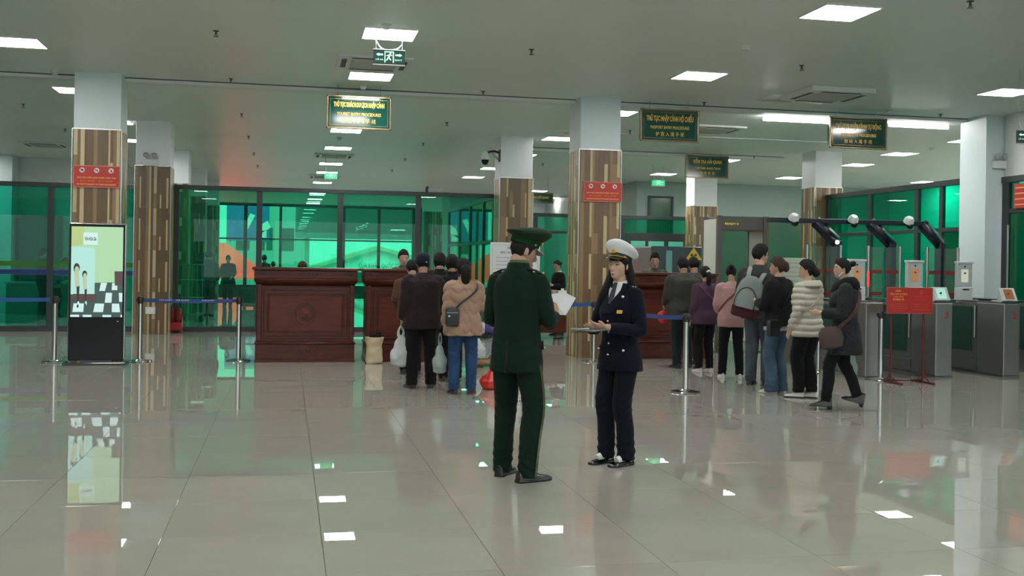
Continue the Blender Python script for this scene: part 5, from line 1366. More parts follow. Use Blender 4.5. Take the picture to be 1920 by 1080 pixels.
def cap_officer(s, mcrown, mband, mvisor, tilt=0.0, badge=True, cord=None, crown_r=(.135, .148)):
    """peaked service cap as a part of the person"""
    M = s.HM @ Matrix.Translation((0, -.012, .052)) @ Matrix.Rotation(tilt, 4, 'X')
    X, Y = Vector((1, 0, 0)), Vector((0, 1, 0))
    def rg(z, a, b, y=0.0, n=36, tiltz=0.0): return [M @ Vector((a * math.sin(2 * PI * i / n), y + b * math.cos(2 * PI * i / n), z + tiltz * math.cos(2 * PI * i / n))) for i in range(n)]
    bm = bmesh.new(); a, b = crown_r
    loft(bm, [rg(.028, .082, .105), rg(.036, .088, .112, tiltz=.004), rg(.054, a * .88, b * .88, .004, tiltz=.016), rg(.072, a * .985, b * .985, .006, tiltz=.028), rg(.081, a, b, .006, tiltz=.031), rg(.091, a * .97, b * .97, .006, tiltz=.033), rg(.106, a * .80, b * .80, .006, tiltz=.033), rg(.116, a * .5, b * .5, .006, tiltz=.022), rg(.120, a * .15, b * .15, .006, tiltz=.008)])
    o = part('peaked_cap', bm, mcrown, s.root, True)
    bm = bmesh.new(); loft(bm, [rg(-.010, .0815, .1045), rg(.034, .083, .1065), rg(.034, .07, .09), rg(-.010, .07, .09)], cap=False); part('cap_band', bm, mband, o, True)
    bm = bmesh.new(); n = 18; top, bot = [], []
    A = [(-1.15 + 2.3 * i / n) for i in range(n + 1)]
    vi = [[M @ Vector((q * .083 * math.sin(t), q * .106 * math.cos(t), z)) for t in A] for q, z in ((.98, -.004), (1.22, -.016), (1.46, -.036), (1.45, -.041), (1.2, -.022), (.96, -.010))]
    # taper the peak at its ends
    for ri in (1, 2, 3, 4):
        for j, t in enumerate(A):
            e = max(0.0, (abs(t) - .55) / .6); vi[ri][j] = vi[ri][j].lerp(vi[0][j], min(e, 1) ** 1.5)
    V = [[bm.verts.new(p) for p in r] for r in vi]
    for r in range(len(V)):
        for j in range(n):
            try: bm.faces.new((V[r][j], V[r][j + 1], V[(r + 1) % len(V)][j + 1], V[(r + 1) % len(V)][j]))
            except ValueError: pass
    part('cap_peak', bm, mvisor, o, True)
    if cord:
        bm = bmesh.new(); tube(bm, [M @ Vector((.088 * math.sin(t), .112 * math.cos(t), .004 - .006 * math.cos(t))) for t in np.linspace(-1.25, 1.25, 15)], [(.0075 * s.k, .0045 * s.k)] * 15, 8); part('cap_cord', bm, cord, o, True)
    if badge:
        bm = bmesh.new()
        ball(bm, M @ Vector((0, .114, .038)), (.017, .007, .019), u=10, v=8)
        for sg in (-1, 1):
            tube(bm, [M @ Vector((sg * .006, .115, .022)), M @ Vector((sg * .024, .111, .030)), M @ Vector((sg * .028, .112, .052))], .0045, 6, k=3)
        part('cap_badge', bm, badge, o, True)
    for sg in (-1, 1):
        bm = bmesh.new(); ball(bm, M @ Vector((sg * .078, .052, .006)), .007, u=8, v=6); part('cap_button', bm, M_gold, o, True)
    return o
# ---------------------------------------------------------------- garments' materials
def cloth(name, col, rough=0.85, bump=0.25, bscale=260, **kw): return mat(name, col, rough, bump=bump, bscale=bscale, spec=kw.pop('spec', 0.15), sheen=kw.pop('sheen', 0.03), **kw)
C_green = cloth('uniform_green', (0.0036, 0.0155, 0.0085), var=.10, vscale=9); C_green2 = cloth('cap_band_green', (0.005, 0.033, 0.010)); C_greenh = cloth('cap_green', (0.0125, 0.030, 0.0135))
C_navy = cloth('uniform_navy', (0.0042, 0.0056, 0.0125), var=.10, vscale=9); C_white = cloth('white_cotton', (0.72, 0.74, 0.75))
C_black = cloth('black_cloth', (0.008, 0.008, 0.009)); C_brownblk = cloth('dark_brown_jacket', (0.022, 0.016, 0.017)); C_beige = cloth('beige_nylon', (0.33, 0.215, 0.148), 0.6, bump=.1)
C_denim = cloth('blue_denim', (0.022, 0.058, 0.135), var=.25, vscale=7); C_denim2 = cloth('washed_denim', (0.060, 0.105, 0.155), var=.3, vscale=7); C_denim3 = cloth('grey_denim', (0.060, 0.075, 0.092), var=.25, vscale=7)
C_brown = cloth('brown_jacket', (0.085, 0.045, 0.03)); C_greyolive = cloth('grey_olive_wool', (0.040, 0.042, 0.034)); C_plum = cloth('plum_cloth', (0.060, 0.033, 0.050)); C_pink = cloth('pink_knit', (0.40, 0.235, 0.235), 0.9, bump=.5, bscale=130)
C_charcoal = cloth('charcoal_cloth', (0.040, 0.040, 0.038)); C_cream = cloth('cream_nylon', (0.44, 0.435, 0.36), 0.5, bump=.1); C_slate = cloth('slate_coat', (0.018, 0.022, 0.024), var=.3, vscale=40); C_fur = cloth('black_fur', (0.004, 0.004, 0.005), bump=1.0, bscale=120)
C_camo = cloth('camouflage', (0.085, 0.085, 0.06), var=.55, vscale=22); C_teal = cloth('teal_shirt', (0.10, 0.16, 0.15))
L_black = mat('black_leather', (0.008, 0.008, 0.009), 0.28, spec=.6); L_patent = mat('patent_leather', (0.005, 0.005, 0.006), 0.12, spec=.8); S_white = mat('white_trainer', (0.62, 0.62, 0.58), 0.5); S_dark = mat('dark_trainer', (0.02, 0.02, 0.022), 0.6)
M_silverb = mat('silver_button', (0.75, 0.75, 0.72), 0.25, metal=.9); M_goldb = mat('gold_badge', (0.72, 0.48, 0.10), 0.3, metal=.6)

def button(fig, p, r=.010, m=None, parent=None, n=(0, 1, 0)):
    bm = bmesh.new(); ball(bm, fig.B(Vector(p) * fig.k), (r, r, r), u=10, v=6); return part('button', bm, m or M_silverb, parent or fig.root, True)

# ================================================================ 1. officer in green, seen from behind
P = Figure('officer in a dark green uniform and peaked cap reading papers, back turned', 1.50, 6.90, R(-42), H=1.655, lean=.03, head=(R(-42), R(-20), 0), head_fwd=.035, head_down=.022,
           feet=((-.135, .06, 0), (.10, -.04, 0)), fyaw=(R(8), R(-28)), vox=.0055, skin=SKINM)
P.arm(1, (.222, .045, 1.075), (.150, .265, 1.110)); P.arm(0, (-.228, .03, 1.085), (-.11, .25, 1.08))
P.build_body(44); P.hand(1, (-.25, .75, .45), (-.9, -.1, .1), curl=.55); P.hand(0, (.6, .75, .2), (.3, -.2, .9), curl=.45); P.finish_body(.0045)
P.face(); P.hair('short', thick=.007)
jk = P.top(C_green, 'uniform_jacket', hem=.735, bulk=1.0, flare=1.06, sleeve=1.0, collar=None, vox=.0065, seed=1, cuff=.035)
bm = bmesh.new(); loft(bm, [[P.B(Vector((a, y, z)) * P.k) for a, y, z in q] for q in ([(-.013, -.1465, .733), (.013, -.1465, .733), (.013, -.125, .733), (-.013, -.125, .733)], [(-.009, -.143, .82), (.009, -.143, .82), (.009, -.12, .82), (-.009, -.12, .82)], [(-.003, -.1335, .95), (.003, -.1335, .95), (.003, -.115, .95), (-.003, -.115, .95)])])
part('back_vent', bm, mat('vent_dark', (0.0015, 0.004, 0.003), .9), jk)
bm = bmesh.new(); n = 30; rings = []
for zz, e in ((1.375, .108), (1.42, .085), (1.470, .074), (1.475, .069), (1.42, .064)):
    rings.append([P.B(Vector((e * 1.02 * math.sin(2 * PI * i / n), -.012 + e * .95 * math.cos(2 * PI * i / n), zz - (.05 if math.cos(2 * PI * i / n) > .5 else 0) * (math.cos(2 * PI * i / n) - .5) * 2)) * P.k) for i in range(n)])
loft(bm, rings, cap=False); part('jacket_collar', bm, C_green, jk, True)
bm = bmesh.new(); loft(bm, [[P.B(Vector((e * math.sin(2 * PI * i / n), -.006 + e * .95 * math.cos(2 * PI * i / n), zz)) * P.k) for i in range(n)] for zz, e in ((1.42, .070), (1.492, .064), (1.495, .058), (1.42, .055))], cap=False)
part('shirt_collar', bm, cloth('olive_shirt', (0.12, 0.13, 0.062)), jk, True)
for sg in (-1, 1):
    bm = bmesh.new(); tube(bm, [P.B(Vector((sg * q, -.014, z)) * P.k) for q, z in ((.085, 1.432), (.13, 1.425), (.185, 1.402))], [(.026, .006)] * 3, 10, ref=(0, 1, 0)); ep = part('shoulder_board', bm, mat('shoulder_board_green', (0.004, 0.012, 0.008), .5), jk, True)
    bm = bmesh.new(); ball(bm, P.B(Vector((sg * .10, -.004, 1.44)) * P.k), (.008, .008, .005), u=8, v=6); part('star', bm, M_silverb, ep, True)
    bm = bmesh.new(); ball(bm, P.B(Vector((sg * .19, -.012, 1.407)) * P.k), (.010, .012, .006), u=8, v=6); part('insignia', bm, M_goldb, ep, True)
bm = bmesh.new(); loft(bm, [[P.surf(a, z, d, 1.03) for a, d in ((.95, .004), (1.45, .004), (1.45, .016), (.95, .016))] for z in (.89, .95)]); part('pocket_flap', bm, C_green, jk)
bm = bmesh.new(); ball(bm, P.surf(1.35, .905, .020, 1.03), (.009,) * 3, u=10, v=6); part('button', bm, M_silverb, jk, True)
tr = P.trousers(C_green, wide=1.06, hem=.028, vox=.0065, seed=2)
for i, sg in ((0, -1), (1, 1)):
    hp, kn, an = P.leg_joints(i)
    for o_ in (-.0085, .0085):
        bm = bmesh.new(); rr = [.092, .091, .081, .072, .066]
        pts = [hp + Vector((0, 0, -.06)), hp.lerp(kn, .5), kn, kn.lerp(an, .5), an + Vector((0, -.005, -.05))]
        tube(bm, [q + Vector((sg * r_ * 1.035 * P.k, o_ - .006, 0)) for q, r_ in zip(pts, rr)], [(.0035, .0028)] * 5, 6, k=4, ref=(0, 1, 0)); part('side_stripe', bm, cloth('stripe_olive', (0.10, 0.12, 0.055)), tr, True)
P.shoes(L_black); cap_officer(P, C_greenh, C_green2, mat('peak_black', (0.01, 0.01, 0.01), .2), tilt=.04, badge=M_goldb, crown_r=(.142, .157))
paper_at = P.W(P.arms[1][2] + Vector((-.035, .13, .075)))
o = thing('paper_sheet', 'folded white paper held up by the officer in green', 'paper', paper_at, R(-42))
bm = bmesh.new(); loft(bm, [[Vector((x, y, z)) + Vector((0, q, 0)) for x, y, z in ((-.09, -.02, -.07), (.045, .01, -.075), (.10, .05, .045), (.02, .02, .085), (-.09, -.03, .06))] for q in (0, .0016)]); part('sheet', bm, M_paper, o)
bm = bmesh.new(); loft(bm, [[Vector((x, y + q, z)) for x, y, z in ((-.08, .03, -.06), (.03, .05, -.06), (.04, .05, .02), (-.07, .03, .03))] for q in (0, .0012)]); part('second_sheet', bm, M_paper, o)

# ================================================================ 2. woman officer in navy with white cap
P = Figure('woman in a navy uniform and white peaked cap holding a clipboard', 2.36, 7.36, R(121), H=1.535, female=True, head=(R(4), R(3), 0), feet=((-.085, .0, 0), (.075, .035, 0)), fyaw=(R(-6), R(-4)), vox=.0055, skin=SKINM2)
P.arm(0, (-.235, .02, 1.075), (-.075, .255, 1.10)); P.arm(1, (.235, .03, 1.08), (.075, .265, 1.075))
P.build_body(48); P.hand(0, (.55, .80, .10), (.55, -.3, .75), curl=.42); P.hand(1, (-.55, .80, .12), (-.3, -.1, .9), curl=.50); P.finish_body(.0042)
P.face(); 
hx = [([(.064, -.012, .03), (.078, -.004, -.05), (.086, .018, -.125), (.098, .042, -.20), (.122, .052, -.27), (.142, .045, -.325)], [(.022, .030), (.026, .034), (.030, .036), (.034, .038), (.032, .034), (.012, .014)]),
      ([(-.062, -.03, .03), (-.074, -.050, -.05), (-.080, -.066, -.125), (-.084, -.085, -.20), (-.080, -.10, -.27), (-.075, -.10, -.31)], [(.024, .034), (.028, .036), (.034, .036), (.034, .036), (.030, .03), (.012, .014)]),
      ([(0, -.075, .02), (0, -.092, -.08), (0, -.105, -.18), (0, -.108, -.27), (0, -.105, -.33)], [(.06, .03), (.074, .034), (.085, .034), (.075, .03), (.03, .012)])]
P.hair('bangs', thick=.010, extra=hx)
jk = P.top(C_navy, 'uniform_jacket', hem=.745, bulk=1.02, flare=1.10, sleeve=1.02, vox=.0065, seed=4, cuff=.03, waist=1.0)
def chest(a, z, d=0.0): return P.surf(a, z, d, 1.02)
def plate(rows, m, name, parent, th=.003):
    bm = bmesh.new(); V = [[bm.verts.new(p) for p in r] for r in rows]
    for r in range(len(V) - 1):
        for c in range(len(V[0]) - 1): bm.faces.new((V[r][c], V[r][c + 1], V[r + 1][c + 1], V[r + 1][c]))
    o_ = part(name, bm, m, parent, True); return o_
# shirt front, tie, lapels
plate([[chest(a, z, .004) for a in (-w, -w / 2, 0, w / 2, w)] for z, w in ((1.29, .03), (1.34, .20), (1.39, .50), (1.435, .8), (1.452, .95))], C_white, 'shirt_front', jk)
plate([[chest(a, z, .009) for a in (-w, 0, w)] for z, w in ((1.28, .05), (1.34, .13), (1.40, .14), (1.435, .20), (1.448, .18))], mat('tie_navy', (0.008, 0.010, 0.022), .6), 'tie', jk)
for sg in (-1, 1):
    plate([[chest(sg * a, z, .007 + .004 * t) for a, t in ((w0, 1), ((w0 + w1) / 2, 1), (w1, 0))] for z, w0, w1 in ((1.20, .0, .12), (1.27, .01, .50), (1.325, .14, .66), (1.36, .32, .80), (1.39, .52, 1.0), (1.425, .80, 1.4))], C_navy, 'lapel', jk)
    bm = bmesh.new(); ball(bm, chest(sg * .62, 1.335, .016), (.012, .012, .012), u=8, v=6); part('collar_badge', bm, M_silverb, jk, True)
    bm = bmesh.new(); tube(bm, [P.B(Vector((sg * q, -.012, z)) * P.k) for q, z in ((.085, 1.424), (.125, 1.408), (.165, 1.382))], [(.024, .006)] * 3, 10, ref=(0, 1, 0)); ep = part('shoulder_board', bm, C_navy, jk, True)
    bm = bmesh.new(); tube(bm, [P.B(Vector((sg * .162, .016, 1.392)) * P.k), P.B(Vector((sg * .125, .0, 1.418)) * P.k), P.B(Vector((sg * .162, -.035, 1.390)) * P.k)], .005, 6); ball(bm, P.B(Vector((sg * .143, -.012, 1.409)) * P.k), .009, u=8, v=6); part('insignia', bm, mat('silver_braid', (0.42, 0.42, 0.34), .4), ep, True)
bm = bmesh.new(); n = 24; loft(bm, [[P.B(Vector((e * math.sin(2 * PI * i / n), -.004 + e * math.cos(2 * PI * i / n), zz - (.035 if math.cos(2 * PI * i / n) > .3 else 0) * (math.cos(2 * PI * i / n) - .3))) * P.k) for i in range(n)] for zz, e in ((1.40, .078), (1.445, .060), (1.462, .055), (1.464, .050), (1.41, .050))], cap=False); part('shirt_collar', bm, C_white, jk, True)
for z in (1.14, 1.055, .965, .875):
    bm = bmesh.new(); ball(bm, chest(.03, z, .008), (.0095,) * 3, u=10, v=6); part('button', bm, M_silverb, jk, True)
plate([[chest(-a, z, .010) for a in (.42, .56, .72)] for z in (1.205, 1.232)], mat('name_plate', (0.75, 0.42, 0.06), .35, metal=.2), 'name_plate', jk)
for sg in (-1, 1):
    plate([[chest(sg * a, z, .010) for a in (.45, .70, .95)] for z in (.895, .945)], C_navy, 'pocket_flap', jk)
    bm = bmesh.new(); ball(bm, chest(sg * .70, .915, .014), (.012,) * 3, u=10, v=6); part('button', bm, M_silverb, jk, True)
P.trousers(C_navy, wide=1.02, hem=.045, vox=.0065, seed=6, flare=.006)
P.shoes(L_patent, style='flat')
for i in (0, 1):
    fx, fy, fz = P.feet[i]; bm = bmesh.new(); d = P.fdir(i)
    tube(bm, [Vector((fx, fy, .11 * P.k)) + d * -.01, Vector((fx, fy, .07 * P.k)) + d * .03, Vector((fx, fy, .045 * P.k)) + d * .10], [.034 * P.k, .035 * P.k, .026 * P.k], 12, k=3); part('sock', bm, C_white, P.root, True)
    bm = bmesh.new(); sx = d.cross(Vector((0, 0, 1))); tube(bm, [Vector((fx, fy, .03)) + d * .05 + sx * -.036, Vector((fx, fy, .066)) + d * .045 + sx * -.02, Vector((fx, fy, .072)) + d * .045 + sx * .02, Vector((fx, fy, .03)) + d * .05 + sx * .036], [(.007, .003)] * 4, 6, k=3, ref=d); part('shoe_strap', bm, L_patent, P.root, True)
cap_officer(P, C_white, mat('band_black', (0.006, 0.005, 0.006), .6), mat('peak_black2', (0.008, 0.008, 0.009), .2), tilt=.26, badge=M_goldb, cord=mat('cap_braid', (0.62, 0.36, 0.06), .4, metal=.2), crown_r=(.135, .146))
ca = P.W((P.arms[0][2] + P.arms[1][2]) / 2 + Vector((0, .05, -.012)))
o = thing('clipboard', 'grey clipboard with papers held flat by the woman in navy', 'clipboard', ca, R(121 + 12)); o.rotation_euler = (R(-3), R(3), R(121 + 6))
part('board', bx(-.10, .10, -.15, .13, -.004, 0, .001), mat('clip_board_dark', (0.05, 0.055, 0.07), .4), o); part('papers', bx(-.09, .09, -.14, .12, 0, .005), mat('grey_papers', (0.20, 0.21, 0.24), .6), o); part('clip', bx(-.05, .05, .10, .128, .005, .014, .003), M_chrome, o)
o = thing('handset', 'pale phone lying on the clipboard under her hand', 'phone', P.W((P.arms[0][2] + P.arms[1][2]) / 2 + Vector((.0, .185, .004))), R(121)); part('case', bx(-.035, .035, -.06, .06, -.006, .004, .004), M_grey, o); part('screen', bx(-.031, .031, -.054, .054, .004, .0055), M_blackg, o)

# ================================================================ helpers for the rest
def simple(label, x, y, rz, H, female, top_m, leg_m, hairstyle='short', hair_m=None, shoe=S_dark, sole=None, extra=None, hem=.80, bulk=1.0, flare=1.0, disp=None, collar=None, arms='down', lean=0.0, head=(0, 0, 0), feet=None, fyaw=(0.05, -0.05), fpitch=(0, 0), skin=None, vox=.0115, name='jacket', face=True, glasses=False, wide=1.05, legs=True, sleeve=1.0, seed=0, flare_leg=0.0, thick=.012, handk=None, side=0.0, z=0.0, head_fwd=0.0, hem_leg=.035, volume=1.0, smooth_n=4, shoe_style='shoe'):
    p = Figure(label, x, y, rz, H, female, lean, head, feet, fyaw, fpitch, skin, vox, None, side, z, head_fwd)
    bulk = 1 + (bulk - 1) * 1.15 + .03; sleeve = max(sleeve, 1.06 + (bulk - 1) * .35); p.sw *= 1 + (bulk - 1.05) * .55
    for i in (0, 1):
        a = arms[i] if isinstance(arms, (list, tuple)) else arms; o_ = p.sw / p.k + .055; q = (-1, 1)[i]
        if a == 'down': p.arm_down(i)
        elif a == 'front': p.arm(i, (q * (o_ + .01), .03 + lean * .3, 1.09 - lean * .1), (q * .10, .25 + lean * .4, 1.13))
        elif a == 'low': p.arm(i, (q * o_, .03 + lean * .25, 1.09), (q * (o_ - .05), .20 + lean * .2, .97))
        else: p.arm(i, *a)
    p.build_body(30)
    for i in (0, 1):
        S_, E_, W_ = p.arms[i]; d = (W_ - E_).normalized()
        hk = (handk or {}).get(i, .5)
        p.hand(i, d + Vector((0, .15, -.1)), Vector(((1, -1)[i] * .9, -.2, .3 if d.z > -.5 else 0)), curl=hk)
    p.finish_body(min(vox, .010))
    if face: p.face(glasses, detail=False)
    p.hr = p.hair(hairstyle, hair_m, thick, extra, n=96, volume=volume)
    p.tp = p.top(top_m, name, hem, bulk, sleeve, flare, collar, disp, vox, .03, None, seed, smooth_n)
    if legs: p.tr = p.trousers(leg_m, wide, hem_leg, flare_leg, vox, seed=seed)
    p.shoes(shoe, sole, style=shoe_style)
    return p
PONY = lambda L=.30, r=.03, y=-.10: [([(0, -.075, .03), (0, y - .015, .0), (0, y - .035, -.06), (0, y - .03, -.06 - L * .5), (0, y - .02, -.06 - L)], [(r * .9, r * .8), (r * 1.1, r), (r * 1.15, r), (r, r * .8), (r * .35, r * .3)])]
def at(px, y, py=600): return on_y(px, py, y).x

# ---------------------------------------------------------------- queue at the first counters
P3 = simple('elderly man in a dark brown jacket and navy cap with a white carrier bag', 1.52, 12.10, R(4), 1.535, False, C_brownblk, C_black, arms=('down', 'low'), shoe=S_dark, bulk=1.26, hem=.745, wide=1.22, seed=1, vox=.010, collar=(C_brownblk, .03, .075, False), feet=((-.11, -.02, 0), (.11, .0, 0)), fyaw=(R(14), R(-16)), flare=1.04)
M = P3.HM @ Matrix.Translation((0, -.004, .040)) @ Matrix.Rotation(.06, 4, 'X'); bm = bmesh.new()
loft(bm, [[M @ Vector((a * math.sin(2 * PI * i / 30), b * math.cos(2 * PI * i / 30), z_)) for i in range(30)] for z_, a, b in ((-.022, .085, .108), (.02, .087, .109), (.055, .080, .098), (.082, .056, .068), (.092, .02, .024))])
cp = part('baseball_cap', bm, cloth('cap_navy', (0.010, 0.012, 0.024)), P3.root, True)
bm = bmesh.new(); loft(bm, [[M @ Vector((q * .085 * math.sin(t), q * .108 * math.cos(t) + sh, z_)) for t in np.linspace(-1.1, 1.1, 13)] + [M @ Vector((q * .085 * math.sin(t), q * .108 * math.cos(t) + sh, z_ - .005)) for t in np.linspace(1.1, -1.1, 13)] for q, sh, z_ in ((.97, 0, -.012), (1.1, .035, -.022), (1.05, .065, -.034))]); part('cap_peak', bm, MATS['cap_navy'], cp, True)
bm = bmesh.new(); loft(bm, [[M @ Vector((q * .036 * math.cos(t), -.1085 + yy - .012 * math.sin(t) ** 2 * 0 + .010 * math.cos(t) ** 2 + .005 * math.sin(t), -.020 + q * .036 * math.sin(t))) for t in np.linspace(0, PI, 11)] for q, yy in ((1.0, .004), (.96, -.0035))]); part('cap_opening', bm, HAIRB, cp)
bm = bmesh.new(); ball(bm, M @ Vector((.024, -.112, -.024)), (.009, .004, .006), u=8, v=6); part('cap_buckle', bm, M_silverb, cp, True)

P4 = simple('woman in a beige quilted jacket and blue jeans with a black ponytail', 1.90, 11.52, R(3), 1.475, True, C_beige, C_denim, 'back', extra=PONY(.19, .056, -.085), arms=('down', 'front'), shoe=S_dark, bulk=1.30, hem=.735, flare=1.0, disp=quilt(.115, .016, .050, 3.3), wide=1.12, sleeve=1.08, seed=2, vox=.0085, smooth_n=3, name='quilted_jacket', collar=(C_beige, .05, .075, False), volume=2.0, feet=((-.09, 0, 0), (.09, -.01, 0)), fyaw=(R(8), R(-25)), hem_leg=.055)
bagp = P4.W(P4.surf(-2.45, .975, .050, 1.36))
o = thing('shoulder_bag', 'small black crossbody bag on the back of the woman in beige', 'bag', bagp, R(3 - 8)); bm = bmesh.new(); box(bm, -.075, .075, -.03, .03, -.105, .10, .028); part('pouch', bm, mat('bag_nylon', (0.014, 0.016, 0.020), .5), o, True)
part('zip', bx(-.06, .06, -.032, -.029, .045, .05), M_grey, o); bm = bmesh.new(); ball(bm, (-.035, -.032, .01), (.012, .004, .009), u=8, v=6); part('logo_badge', bm, M_pale, o, True)
bm = bmesh.new(); inv = o.matrix_basis.inverted() if False else None
MW = Matrix.LocRotScale(Vector(bagp), Euler((0, 0, R(-5))), None).inverted()
tube(bm, [MW @ P4.W(P4.surf(a, z, 0.020, 1.40)) for a, z in ((-2.45, 1.04), (-2.85, 1.14), (2.95, 1.25), (2.5, 1.34), (1.9, 1.40), (1.2, 1.40), (.6, 1.32))], [(.011, .003)] * 7, 8, k=4); part('strap', bm, MATS['bag_nylon'], o, True)

P5 = simple('man in a brown jacket mostly hidden in front of the elderly man', at(771, 13.6), 13.6, R(-5), 1.47, False, C_brown, C_black, arms=('low', 'low'), bulk=1.16, seed=3, vox=.013, lean=.16, collar=(C_brown, .03, .072, False), head=(R(20), R(-12), 0), sleeve=1.08)
P6 = simple('dark haired person in black between the elderly man and the beige jacket', at(846, 12.75), 12.75, R(0), 1.53, True, C_black, C_black, 'side', thick=.022, arms='low', bulk=1.08, seed=4, vox=.013, collar=(C_black, .05, .068, False))
P7 = simple('dark haired person in black half hidden behind the elderly man', at(823, 13.9), 13.9, R(-8), 1.555, False, C_black, C_black, 'side', thick=.02, arms='low', bulk=1.05, seed=5, vox=.013, collar=(C_black, .05, .068, False))
P8 = simple('border clerk in camouflage standing behind the second counter with face turned down', at(759, 16.45, 470), 16.45, R(150), 1.63, False, C_camo, C_camo, arms='front', seed=6, vox=.012, lean=.05, head=(R(38), R(-18), 0), skin=SKINM2, collar=(C_camo, .03, .068, True))
P9 = simple('clerk behind the nearest counter, only the crown of the head showing', at(567, 16.3, 500), 16.3, R(180), 1.43, False, C_camo, C_camo, hair_m=HAIRB, arms='front', seed=7, vox=.014, head=(0, R(-25), 0), lean=.16)
P10 = simple('border clerk in camouflage behind the right counter with head bowed', at(1228, 16.75, 480), 16.75, R(172), 1.655, False, C_camo, C_camo, arms='front', seed=8, vox=.012, head=(R(-14), R(-20), 0), skin=SKINM2, collar=(C_camo, .03, .068, True))

# ---------------------------------------------------------------- passport queue on the right
P11 = simple('man in a dark grey olive jacket at the head of the passport queue', 5.48, 14.2, R(8), 1.565, False, C_greyolive, cloth('dark_trousers', (0.016, 0.020, 0.022)), arms=('low', 'low'), bulk=1.42, hem=.79, seed=9, collar=(C_greyolive, .03, .072, False), vox=.0115, wide=1.12, lean=.02, head=(R(-6), R(-6), 0), sleeve=1.15)
P12 = simple('man in dark clothes at the right counter in front of the olive jacket', at(1300, 14.75), 14.75, R(10), 1.575, False, C_charcoal, C_black, arms=('low', 'low'), seed=10, vox=.0125, head=(R(-10), R(-8), 0))
P13 = simple('woman in a plum jacket with a ponytail and pale hair tie', 5.57, 13.61, R(6), 1.44, True, C_plum, C_black, 'back', extra=PONY(.16, .036, -.095), arms=('down', 'front'), shoe=S_white, bulk=1.24, hem=.775, seed=11, collar=(C_plum, .03, .066, False), vox=.0115, volume=1.3, hem_leg=.06, flare=1.05)
bm = bmesh.new(); tube(bm, [P13.HM @ Vector((q, -.116 + .05 * abs(q) * 6, .03 + .02 * math.cos(q * 50))) for q in (-.034, -.017, 0, .017, .034)], [.010, .014, .016, .014, .010], 8, k=2); part('hair_clip', bm, M_pale, P13.root, True)
P13.strap2([(-.6, 1.33), (-1.3, 1.40), (-2.3, 1.37), (-2.9, 1.28), (2.9, 1.16), (2.3, 1.05), (1.6, .97)], .010, cloth('strap_mauve', (0.09, 0.05, 0.07)), 1.29)
P14 = simple('woman in a pink knitted sweater leaning forward with a red bag strap', 5.63, 12.87, R(-14), 1.475, True, C_pink, C_black, 'back', arms=('low', 'front'), shoe=S_white, bulk=1.16, hem=.765, seed=12, vox=.0115, lean=.12, head=(R(-10), R(-14), 0), head_fwd=.02, name='sweater', hem_leg=.05, feet=((-.11, 0, 0), (.11, -.02, 0)),
             extra=[([(0, -.08, .06), (0, -.10, .075), (.01, -.115, .06), (0, -.10, .03)], [.02, .034, .034, .02])])
P14.strap2([(.6, 1.33), (1.3, 1.40), (2.3, 1.37), (2.9, 1.28), (-2.9, 1.17), (-2.3, 1.07), (-1.6, .99)], .014, cloth('strap_red_brown', (0.14, 0.05, 0.05)), 1.22)
P15 = simple('tall man in glasses and a charcoal jacket looking right, grey backpack on his back', 5.66, 12.12, R(-38), 1.715, False, C_charcoal, C_denim3, arms=('low', 'front'), glasses=True, shoe=S_dark, bulk=1.18, hem=.80, seed=13, vox=.0105, head=(R(-48), R(-4), 0), skin=SKINM2, wide=1.12, collar=(C_charcoal, .03, .072, False), thick=.018)
bpk = P15.W((-.07, -.265, 1.075 * P15.k))
o = thing('backpack', 'grey green backpack with dark red base worn by the tall man in glasses', 'backpack', bpk, R(-38)); o.rotation_euler = (R(-6), R(13), R(-38)); o.scale = (1.02, 1.02, 1.06)
M_bpg = cloth('backpack_grey', (0.19, 0.225, 0.215)); M_bpr = cloth('backpack_red', (0.055, 0.014, 0.018))
bm = bmesh.new(); loft(bm, [ering((0, 0, z_), Vector((1, 0, 0)), Vector((0, 1, 0)), a, b, 20, 3) for z_, a, b in ((-.13, .155, .095), (-.05, .158, .098), (.08, .150, .092), (.16, .128, .078), (.215, .085, .055), (.235, .03, .02))]); part('pack', bm, M_bpg, o, True)
bm = bmesh.new(); loft(bm, [ering((0, 0, z_), Vector((1, 0, 0)), Vector((0, 1, 0)), a, b, 20, 3) for z_, a, b in ((-.25, .12, .07), (-.235, .150, .092), (-.13, .158, .098))]); part('base', bm, M_bpr, o, True)
bm = bmesh.new(); loft(bm, [ering((0, -.075, z_), Vector((1, 0, 0)), Vector((0, 1, 0)), a, b, 18, 2.6) for z_, a, b in ((-.14, .11, .04), (-.10, .125, .045), (.02, .118, .043), (.085, .07, .03), (.10, .02, .012))]); part('front_pocket', bm, cloth('pocket_grey', (0.22, 0.255, 0.24)), o, True)
bm = bmesh.new(); tube(bm, [(.125 * math.sin(t), -.112, -.08 + .175 * max(math.cos(t), -.3)) for t in np.linspace(-1.9, 1.9, 15)], .006, 6); part('zip', bm, M_black, o, True)
for sg in (-1, 1):
    bm = bmesh.new(); tube(bm, [(sg * .07, .05, .17), (sg * .085, .07, .27), (sg * .10, .17, .345), (sg * .11, .29, .32), (sg * .115, .36, .18)], [(.026, .006)] * 5, 8, k=4, ref=(1, 0, 0)); part('shoulder_strap', bm, cloth('strap_pale', (0.26, 0.29, 0.28)), o, True)
